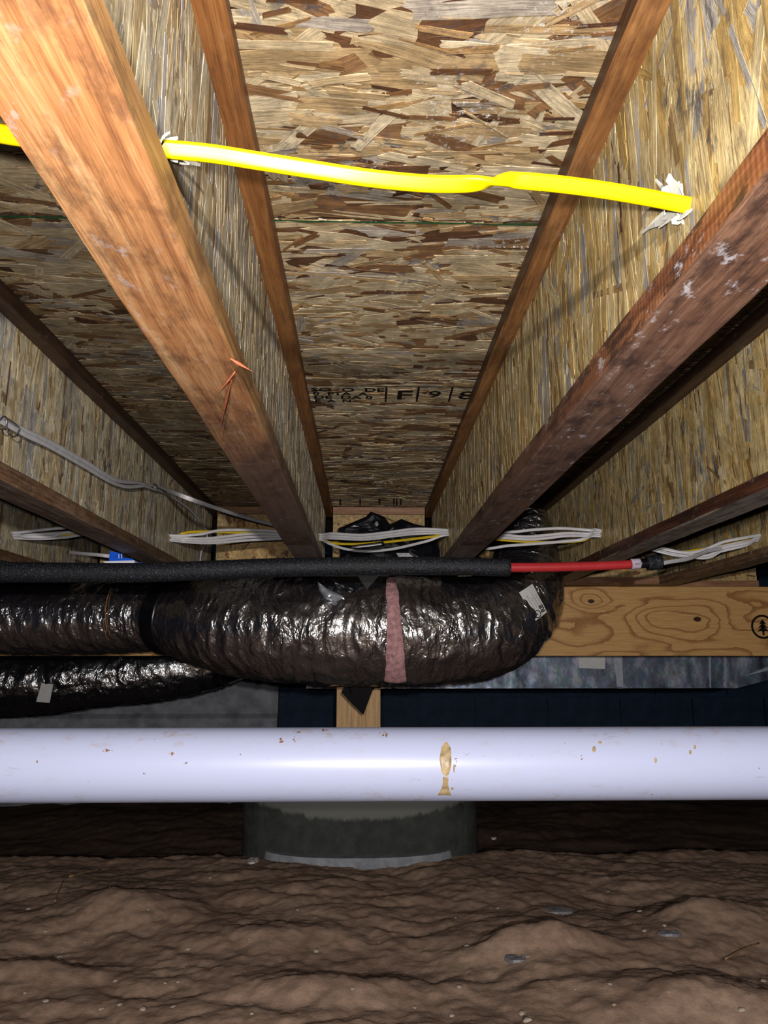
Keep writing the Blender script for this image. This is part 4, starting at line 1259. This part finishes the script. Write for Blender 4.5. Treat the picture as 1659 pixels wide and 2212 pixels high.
# wire staple
loop = [(0, 905), (12, 900), (13, 922), (2, 927), (-6, 915), (6, 900), (14, 903), (40, 922), (38, 935), (30, 943), (18, 936), (14, 922)]
v, f = sweep([onweb(a, b, 0.9) for a, b in loop], 70, ring(0.045, 0.045, 8), up=(1, 0, 0))
tag(mesh('wire_staple', v, f, MAT['wire'], smooth=True), 'bent wire clip holding the grey cables to the left joist', 'staple')

# blue and white splice box
sb = tag(empty('splice_box', (-24, 78, 9)), 'small blue and white cable splice box under the left joist', 'splice box')
YS = 77.0
def ext(poly, y0, y1):
    q = [atY(a, b, y0) for a, b in poly]; n_ = len(q)
    V = q + [p + EY * (y1 - y0) for p in q]
    F = [tuple(range(n_)), tuple(reversed(range(n_, 2 * n_)))] + [(k, k + n_, (k + 1) % n_ + n_, (k + 1) % n_) for k in range(n_)]
    return V, F
mesh('body', *ext([(235.5, 1213), (235.5, 1200), (286, 1207), (290, 1213)], YS, YS + 1.3), MAT['blue'], sb)
mesh('lid', *ext([(236.5, 1200), (238, 1190), (251, 1193), (262, 1196), (263, 1203)], YS + .3, YS + 1.2), MAT['blue'], sb)
tag(mesh('mount_plate', *ext([(222, 1212.5), (290, 1210.5), (291, 1212), (289, 1219), (231, 1220)], YS - .2, YS + 1.7), MAT['white_plastic'], sb), 'white plate')
mesh('tail', *ext([(289, 1213), (300, 1216), (306, 1214.5), (307, 1218), (290, 1219)], YS + .2, YS + .9), MAT['blue'], sb)
for xx in (256, 262): mesh('pin', *ext([(xx, 1197), (xx + 1.5, 1197), (xx + 1.5, 1206), (xx, 1206)], YS - .05, YS + .1), MAT['white_plastic'], sb)
v, f = sweep([atY(147, 1193, YS + 9), atY(180, 1196, YS + 4), atY(215, 1199, YS + 1), atY(240, 1202, YS + .6)], 24, flat_prof(.38, .2, 5))
tag(mesh('white_cable', v, f, MAT['cable_grey'], smooth=True), 'short white cable running into the blue splice box', 'cable')

# ------------------------------------------------------------------ things lying on the soil
rng.seed(41)
def on_ground(px, py):
    d = ray(px, py); t = 20 / d[1]
    for _ in range(4000):
        p = d * t
        if p[2] <= ground_z(p[0], p[1]): break
        t += 0.1 / abs(d[1])
    return d * t
def pebble_mesh(r_):
    V, F = [], []
    n, m_ = 5, 8
    V.append((0, 0, -0.6 * r_))
    for j in range(1, n):
        a = -PI / 2 + PI * j / n
        for k in range(m_):
            b = 2 * PI * k / m_
            q = r_ * (1 + rng.uniform(-.15, .15))
            V.append((q * math.cos(a) * math.cos(b) * 1.2, q * math.cos(a) * math.sin(b), q * math.sin(a) * .65))
    V.append((0, 0, 0.62 * r_))
    for k in range(m_): F.append((0, 1 + (k + 1) % m_, 1 + k))
    for j in range(n - 2):
        for k in range(m_):
            a, b = 1 + j * m_ + k, 1 + j * m_ + (k + 1) % m_
            F.append((a, b, b + m_, a + m_))
    l0 = 1 + (n - 2) * m_
    for k in range(m_): F.append((l0 + k, l0 + (k + 1) % m_, len(V) - 1))
    return V, F
pv, pf = pebble_mesh(0.32)
pm = None
for k in range(46):
    g = on_ground(rng.uniform(10, 1650), 1880 + 330 * rng.random() ** 0.8)
    if pm is None:
        o = mesh('pebble', [(a + g[0], b + g[1], c + g[2]) for a, b, c in pv], pf, MAT['pebble'], base=(g[0], g[1], g[2]), smooth=True); pm = o.data
    else:
        o = bpy.data.objects.new('pebble', pm); COL.objects.link(o)
        o.location = (g[0] * I, g[1] * I, (g[2] + H0) * I)
        s_ = rng.uniform(0.35, 0.9); o.scale = (s_, s_, s_); o.rotation_euler = (0, 0, rng.uniform(0, 6))
    tag(o, 'tiny pale pebble half sunk in the brown soil', 'pebble', 'pebbles scattered on the soil')
for (a, b, r_, lbl) in (((150, 1896), (216, 1880), 0.16, 'thin pale stick lying on the soil at far left'), ((118, 1950), (136, 1906), 0.1, 'short dark twig on the soil at left, beside the pale stick'), ((1566, 2075), (1640, 2040), 0.1, 'thin twig on the soil at the right edge')):
    p, q = on_ground(*a), on_ground(*b)
    v, f = sweep([p + EZ * .12, (p + q) / 2 + EZ * .2, q + EZ * .12], 10, ring(r_, r_, 8), scale=lambda t: 1 - .5 * t)
    tag(mesh('twig', v, f, MAT['twig'], smooth=True), lbl, 'twig')
def scrap(px, py, w_, d_, mat, lbl, h=0.25):
    g = on_ground(px, py)
    V, F = [], []
    n_ = 12
    for z_, s_ in ((-0.15, 1.0), (0.12 * h * 4, 0.9), (0.2 * h * 4, 0.5)):
        for k in range(n_):
            a = 2 * PI * k / n_
            j = 1 + 0.22 * mnoise.noise((math.cos(a) * 2 + px, math.sin(a) * 2, 1))
            V.append((g[0] + w_ * s_ * j * math.cos(a), g[1] + d_ * s_ * j * math.sin(a), g[2] + z_ + .05 * math.sin(3 * a)))
    for j in range(2):
        for k in range(n_):
            k2 = (k + 1) % n_
            F.append((j * n_ + k, j * n_ + k2, (j + 1) * n_ + k2, (j + 1) * n_ + k))
    F.append(tuple(2 * n_ + k for k in range(n_))); F.append(tuple(reversed(range(n_))))
    tag(mesh('scrap', V, F, mat), lbl, 'scrap')
scrap(546, 1860, 0.75, 1.6, MAT['chip_pale'], 'small bright pale scrap on the soil at the left foot of the pier', 0.35)
scrap(1200, 1968, 1.9, 1.1, MAT['scrap_grey'], 'grey plastic scrap poking out of the soil at right, the largest one', .3)
scrap(1446, 2016, 1.1, 0.7, MAT['scrap_grey'], 'grey plastic scrap in the soil nearest the right edge', .2)
scrap(1120, 2070, 1.2, 0.9, MAT['scrap_grey'], 'dull grey scrap pressed into the soil right of centre, nearest the camera', .2)
scrap(1067, 1812, 0.5, 0.4, MAT['chip_pale'], 'tiny pale scrap on the dark soil right of the pier', .25)

for o in bpy.data.objects:
    for k in ('_b', '_strand'):
        if k in o: del o[k]
